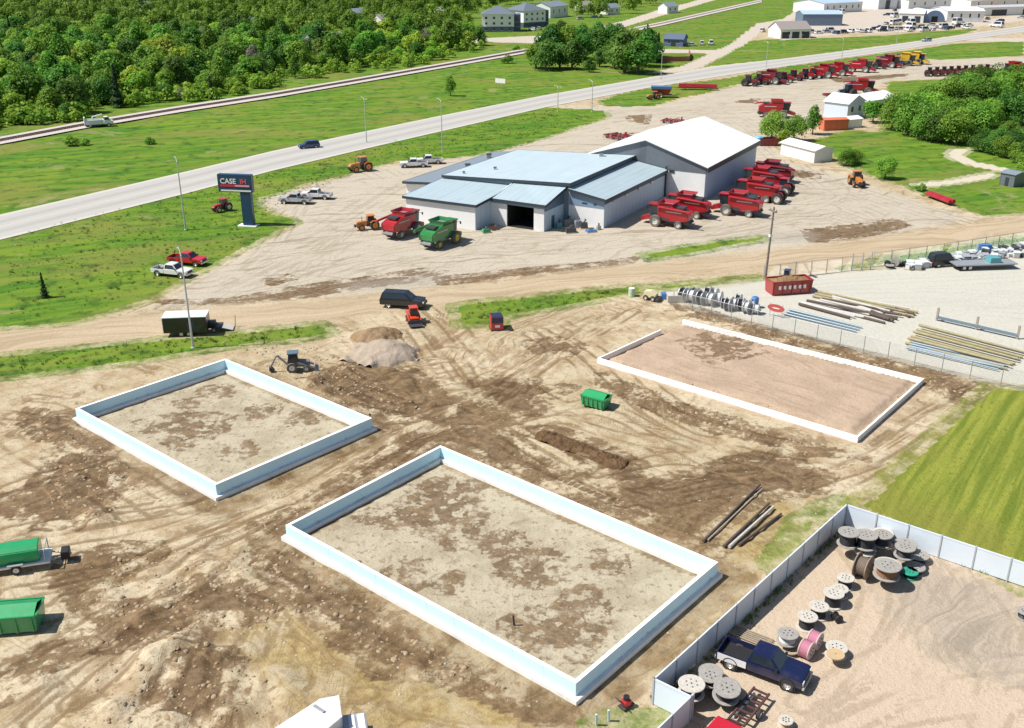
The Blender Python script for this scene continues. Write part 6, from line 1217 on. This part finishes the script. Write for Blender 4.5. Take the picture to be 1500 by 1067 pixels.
# clutter by the service building
for px, py, w_, h_, c_, lab in [(712, 341, .7, .9, kg, 'green barrel trolley at the left wing corner'), (723, 337, .6, 1.1, M('rust_brown', (.3, .15, .1), .7), 'rusty brown machine part beside the green trolley'), (836, 341, .9, 1.2, steel, 'dark pallet of parts by the side door'), (832, 331, .8, 1.6, M('olive_metal', (.25, .25, .2), .6), 'olive metal rack between bay and right wing'), (846, 333, .7, 1.6, galv, 'grey metal frame against the right wing front'), (856, 335, .6, 1.5, steel, 'dark upright part against the right wing front'), (866, 340, .9, .6, bluep, 'low blue box before the right wing front'), (877, 337, .4, 1.0, galv, 'narrow grey part near the right wing corner'), (819, 334, .5, 1.3, teal, 'teal cabinet beside the side door')]:
    r = thing('machine_part', G(px, py), R(random.uniform(0, 60))); tag(r, lab, 'machine part'); m = MB(); m.taper((-w_, w_, -w_*.7, w_*.7), .12, (-w_*.8, w_*.8, -w_*.5, w_*.5), h_*.7); m.build('body', c_, r, .04); m = MB(); m.tube((-w_*.5, 0, h_*.6), (w_*.5, .1, h_), .1); m.tube((0, -.2, h_*.5), (.1, .3, h_*1.05), .08); m.build('bracket', steel, r); m = MB(); m.box(-w_, w_, -w_*.8, w_*.8, 0, .12); m.build('skid', wood, r)
# near bottom: white container roof, small grey roofed box, red vehicle, compactor
wc = thing('cargo_container', G(470, 1100), R(49)); tag(wc, 'white cargo container cropped by the bottom edge', 'container')
def near_box(root, z, cs, name, mat, t=None):
    m = MB(); p = [G(x, y, z)-root.location for x, y in cs]; m.hexa([Vector((a.x, a.y, 0 if t is None else z-t)) for a in p]+[Vector((a.x, a.y, z)) for a in p]); return m.build(name, mat, root, .02)
wc.rotation_euler = (0, 0, 0); near_box(wc, 2.5, [(405, 1066), (467, 1027), (500, 1049), (440, 1098)], 'box_body', white); near_box(wc, 2.56, [(403, 1066), (468, 1024), (502, 1049), (441, 1100)], 'roof', sheet('white_roof_sheet'), .07)
near_box(wc, 2.52, [(466, 1024), (497, 1018), (501, 1049), (499, 1050)], 'end_flap', M('pale_flap', (.62, .63, .66), .5)); o = near_box(wc, 2.66, [(457, 1034), (462, 1031), (477, 1041), (473, 1044)], 'roof_bar', galv, .05)
gb = thing('generator_box', G(520, 1090)); tag(gb, 'small pale grey box unit beside the white container', 'machine'); near_box(gb, 1.7, [(500, 1048), (535, 1043), (541, 1080), (506, 1085)], 'box_body', galv); near_box(gb, 1.74, [(509, 1048), (519, 1046.5), (523, 1075), (513, 1077)], 'roof_panel', M('pale_cabinet'), .03); near_box(gb, 1.74, [(522, 1046), (533, 1044.5), (537, 1072), (527, 1074)], 'roof_panel', M('pale_blue_white_roof'), .03)
rv = Kind(pickup_fn(redtr, blackp)); rv.put(1040, 1118, 52, 'red pickup with dark bed mostly cropped by the bottom edge', 'pickup truck')
ptr = thing('pipe_trailer', G(1096, 1046), R(52)); tag(ptr, 'low reddish trailer frame beside the pale blue tube', 'trailer'); m = MB()
for y in (-.5, .5): m.box(-1.8, 1.8, y-.06, y+.06, .5, .65)
for i in range(7): x = -1.7+i*.56; m.box(x-.06, x+.06, -.5, .5, .52, .62)
m.build('frame', M('rusty_red', (.09, .04, .035), .7), ptr)
for y in (-.7, .7): wheel(ptr, 0, y, .34, .2)
pc_ = thing('plate_compactor', G(917, 1036), R(40)); tag(pc_, 'small red compactor with black engine on bare soil near the fence jog', 'compactor'); m = MB(); m.side([(-.4, .05), (.4, .05), (.5, .2), (-.5, .2)], -.28, .28); m.build('base_plate', steel, pc_); m = MB(); m.box(-.25, .25, -.25, .25, .2, .6); m.build('engine_cover', redtr, pc_, .04); m = MB(); m.lathe([(.02, .6), (.2, .6), (.2, .85), (.02, .85)], 'z', 12); m.build('engine', black, pc_); m = MB(); m.tube((-.3, -.2, .4), (-.8, -.2, 1.1), .03); m.tube((-.3, .2, .4), (-.8, .2, 1.1), .03); m.tube((-.8, -.2, 1.1), (-.8, .2, 1.1), .03); m.build('handle', steel, pc_)
for px, py, lab in [(874, 1062, 'pale blue marker stake, left of two at the bottom edge'), (892, 1056, 'pale blue marker stake, right of two at the bottom edge'), (753, 915, 'dark stake standing in the soil of the largest foundation')]:
    m = MB(); m.box(-.06, .06, -.06, .06, 0, 1.0); o = m.build('marker_stake', M('pale_blue_tube') if 'blue' in lab else dlog); p = G(px, py); o.location = (p.x, p.y, ground_z(p.x, p.y)-.05); o.rotation_euler = (.1, -.1, .3); tag(o, lab, 'stake')
# ------------------------------------------------------------------ soil heaps
def soil_mat(name, a, b, c):
    q = NT(name); o = q.obj(); n1 = q.noise(o, .8, 6, .65); n2 = q.noise(o, 4, 5, .7); col = q.mix(q.step(n1, .35, .65), a, b); col = q.mix(q.math('MULTIPLY', q.step(n2, .5, .7), .6), col, c)
    q.put(q.b.inputs['Base Color'], col); q.b.inputs['Roughness'].default_value = .95; q.b.inputs['Specular IOR Level'].default_value = .1
    bp = q.n('ShaderNodeBump', {'Height': q.math('ADD', n1, q.math('MULTIPLY', n2, .4)), 'Strength': .8, 'Distance': .3}); q.put(q.b.inputs['Normal'], bp.outputs[0]); return q.m
def heap(name, a, b, rad, h, mat, label, rough=.3, seed=0, sharp=1.3):
    A_, B_ = G(*a), G(*b); mid = (A_+B_)/2; d = (B_-A_); L = d.length/2; ang = math.atan2(d.y, d.x); N_ = 46; xs = np.linspace(-L-rad, L+rad, int(N_*(L+rad)/rad)+1); ys = np.linspace(-rad, rad, N_)
    X_, Y_ = np.meshgrid(xs, ys); ex = np.maximum(np.abs(X_)-L, 0); wob = 1+.45*fbm(X_*.6+seed, Y_*.6+3*seed, 3)*2; dd = np.hypot(ex, Y_)/rad*wob
    Z_ = h*np.clip(1-dd, 0, 1)**(1/sharp)*(1+rough*2*fbm(X_*.9+seed, Y_*.9, 4))+np.where(dd < 1, rough*.5*fbm(X_*2.6, Y_*2.6+seed, 3)*h+max(0, rough-.5)*.9*h*fbm(X_*3.7, Y_*3.7, 2), 0)-.25*np.clip((dd-.9)*6, 0, 1)
    v = np.stack([X_.ravel(), Y_.ravel(), Z_.ravel()], 1); i_ = np.arange(X_.size).reshape(X_.shape); f = np.stack([i_[:-1, :-1], i_[:-1, 1:], i_[1:, 1:], i_[1:, :-1]], -1).reshape(-1, 4); me = arrays(name, v, f, mat); me.polygons.foreach_set('use_smooth', np.ones(len(f), bool))
    o = bpy.data.objects.new(name, me); C.objects.link(o); o.location = (mid.x, mid.y, ground_z(mid.x, mid.y)); o.rotation_euler = (0, 0, ang); return tag(o, label, 'heap')
sgrey = soil_mat('grey_gravel', (.37, .30, .235), (.41, .34, .27), (.29, .235, .18)); sbrown = soil_mat('brown_topsoil', (.33, .235, .14), (.26, .175, .10), (.19, .12, .065)); sdark = soil_mat('dark_topsoil', (.10, .06, .032), (.16, .10, .055), (.07, .04, .02)); sdark2 = soil_mat('churned_topsoil', (.22, .145, .08), (.15, .095, .05), (.08, .045, .022)); spale = soil_mat('pale_rubble', (.47, .385, .265), (.36, .275, .175), (.20, .135, .08))
heap('gravel_pile', (558, 519), (568, 521), 3.8, 1.8, sgrey, 'smooth grey gravel pile beside the brown soil pile', .10, 3); heap('soil_pile', (544, 496), (558, 493), 2.5, 1.3, sbrown, 'brown soil pile behind the grey gravel pile', .2, 5)
heap('soil_windrow', (800, 640), (905, 678), 1.2, .24, sdark, 'long dark windrow of lumpy topsoil left of the green bin', 1.7, 8); # ------------------------------------------------------------------ countless small stuff: clods, stones, weeds
def scatter(polys, n, fn):
    W_ = [W(p) for p in polys]; lo = np.min([w_.min(0) for w_ in W_], 0); hi = np.max([w_.max(0) for w_ in W_], 0); xs = rng.uniform(lo[0], hi[0], n); ys = rng.uniform(lo[1], hi[1], n)
    ok = np.max([sd_poly(w_, xs, ys, 2) for w_ in W_], 0) > 0; return xs[ok], ys[ok]
def merge(name, shapes, xs, ys, smin, smax, mat, label, cat, sink=.3, lift=1.0, pw=2.5):
    vs, fs, k = [], [], 0
    for x, y in zip(xs, ys):
        v, f = random.choice(shapes); s = smin+(smax-smin)*random.random()**pw; a = random.uniform(0, 6.28); c_, s_ = math.cos(a)*s, math.sin(a)*s
        vs.append(np.stack([v[:, 0]*c_-v[:, 1]*s_+x, v[:, 0]*s_+v[:, 1]*c_+y, v[:, 2]*s*lift+ground_z(x, y)-sink*s], 1)); fs.append(f+k); k += len(v)
    me = arrays(name, np.concatenate(vs), np.concatenate(fs), mat); o = bpy.data.objects.new(name, me); C.objects.link(o); return tag(o, label, cat, kind='stuff')
def clod(seed):
    bm = bmesh.new(); bmesh.ops.create_icosphere(bm, subdivisions=1, radius=1); g = random.Random(seed)
    for v in bm.verts: v.co *= g.uniform(.65, 1.15); v.co.z *= .7
    v = np.array([tuple(x.co) for x in bm.verts]); f = np.array([[q_.index for q_ in x.verts] for x in bm.faces]); bm.free(); return v, f
clods = [clod(i) for i in range(6)]
xs, ys = scatter([[(130,960),(240,920),(380,930),(470,1090),(80,1090)], [(40,600),(170,650),(230,700),(160,780),(60,770)], [(372,772),(840,1050),(780,1060),(560,990),(380,840)], [(985,440),(1440,566),(1410,592),(1010,462)], [(880,548),(1260,668),(1180,672),(960,605)], [(400,520),(500,510),(640,600),(520,620)], [(130,790),(560,800),(500,930),(100,960)], [(300,500),(500,490),(420,560)], [(785,628),(850,640),(945,680),(900,700),(850,668)], [(785,628),(850,640),(945,680),(900,700),(850,668)]], 26000, None)
merge('soil_clods', clods, xs, ys, .05, .34, soil_mat('clod_soil', (.42, .33, .22), (.33, .24, .15), (.2, .13, .08)), 'lumps of loose soil scattered over the churned ground', 'soil clods')
xs, ys = scatter([[(0,560),(1000,440),(1440,570),(1240,740),(960,1030),(600,1067),(0,1067)], W and [(420,775),(645,660),(1045,825),(845,995)]], 3500, None)
merge('small_stones', clods, xs, ys, .04, .16, M('stone', (.42, .36, .28), .9, var=.3), 'small pale stones strewn over the bare soil', 'stones')
def tuft(seed, nb, h, sp):
    g = np.random.default_rng(seed); v = []; f = []
    for i in range(nb):
        a = g.uniform(0, 6.28); b = g.uniform(0, sp); x, y = b*math.cos(a), b*math.sin(a); l = h*g.uniform(.5, 1.1); w_ = .05*h; dx, dy = g.normal(size=2)*.3*h; k = len(v)
        v += [(x-w_, y, 0), (x+w_, y+w_, 0), (x+dx, y+dy, l)]; f.append((k, k+1, k+2))
    return np.array(v), np.array(f)
tfs = [tuft(i, 16, 1.0, .75) for i in range(5)]
gmat = M('weed_green', (.085, .155, .02), .8, var=.45, scale=.6); ymat = M('weed_yellow', (.27, .27, .06), .85, var=.4, scale=.6)
vg = [AREA['grass'][5], AREA['grass'][6], AREA['grass'][10], AREA['grass'][11], AREA['grass'][8]]
xs, ys = scatter(vg, 30000, None); merge('verge_weeds', tfs, xs, ys, .22, .55, gmat, 'rough green weeds on the verges of the gravel road', 'weeds', .0)
xs, ys = scatter(vg+[[(990, 448), (1440, 575), (1430, 585), (985, 455)]], 9000, None); merge('dry_weeds', tfs, xs, ys, .2, .45, ymat, 'yellowing weeds mixed into the road verges', 'weeds', .0)
xs, ys = scatter([AREA['mow'][0][:1]+[(1620, 578), (1620, 900), (1500, 866), (1400, 812), (1243, 740), (1300, 695), (1400, 605)]], 30000, None); merge('field_stubble', tfs, xs[::3], ys[::3], .05, .13, M('stubble', (.26, .28, .035), .85, var=.4, scale=.5), 'short stubble of the mown field beside the white fence', 'stubble', .0)
xs, ys = scatter([[(0,345),(0,480),(165,455),(267,413),(404,340),(400,315),(540,245),(700,224),(880,172),(800,160),(340,265)]], 60000, None); m_ = rng.random(len(xs)) < .28; merge('verge_grass', tfs, xs[m_], ys[m_], .12, .45, gmat, 'uneven long grass between highway and yard', 'grass', .0)
fw_ = [(K0, K1, -1), (K1, K2, 1), (K0, K1, 1)]; pts_ = []
for a, b, sd in fw_:
    d = (b-a).normalized(); n_ = Vector((-d.y, d.x, 0))*sd
    for i in range(170): pts_.append(a+d*((b-a).length*random.random())+n_*(.12+.5*random.random()**2))
merge('fence_weeds', tfs, [p.x for p in pts_], [p.y for p in pts_], .12, .5, gmat, 'weeds growing along the foot of the panel fences', 'weeds', .0)
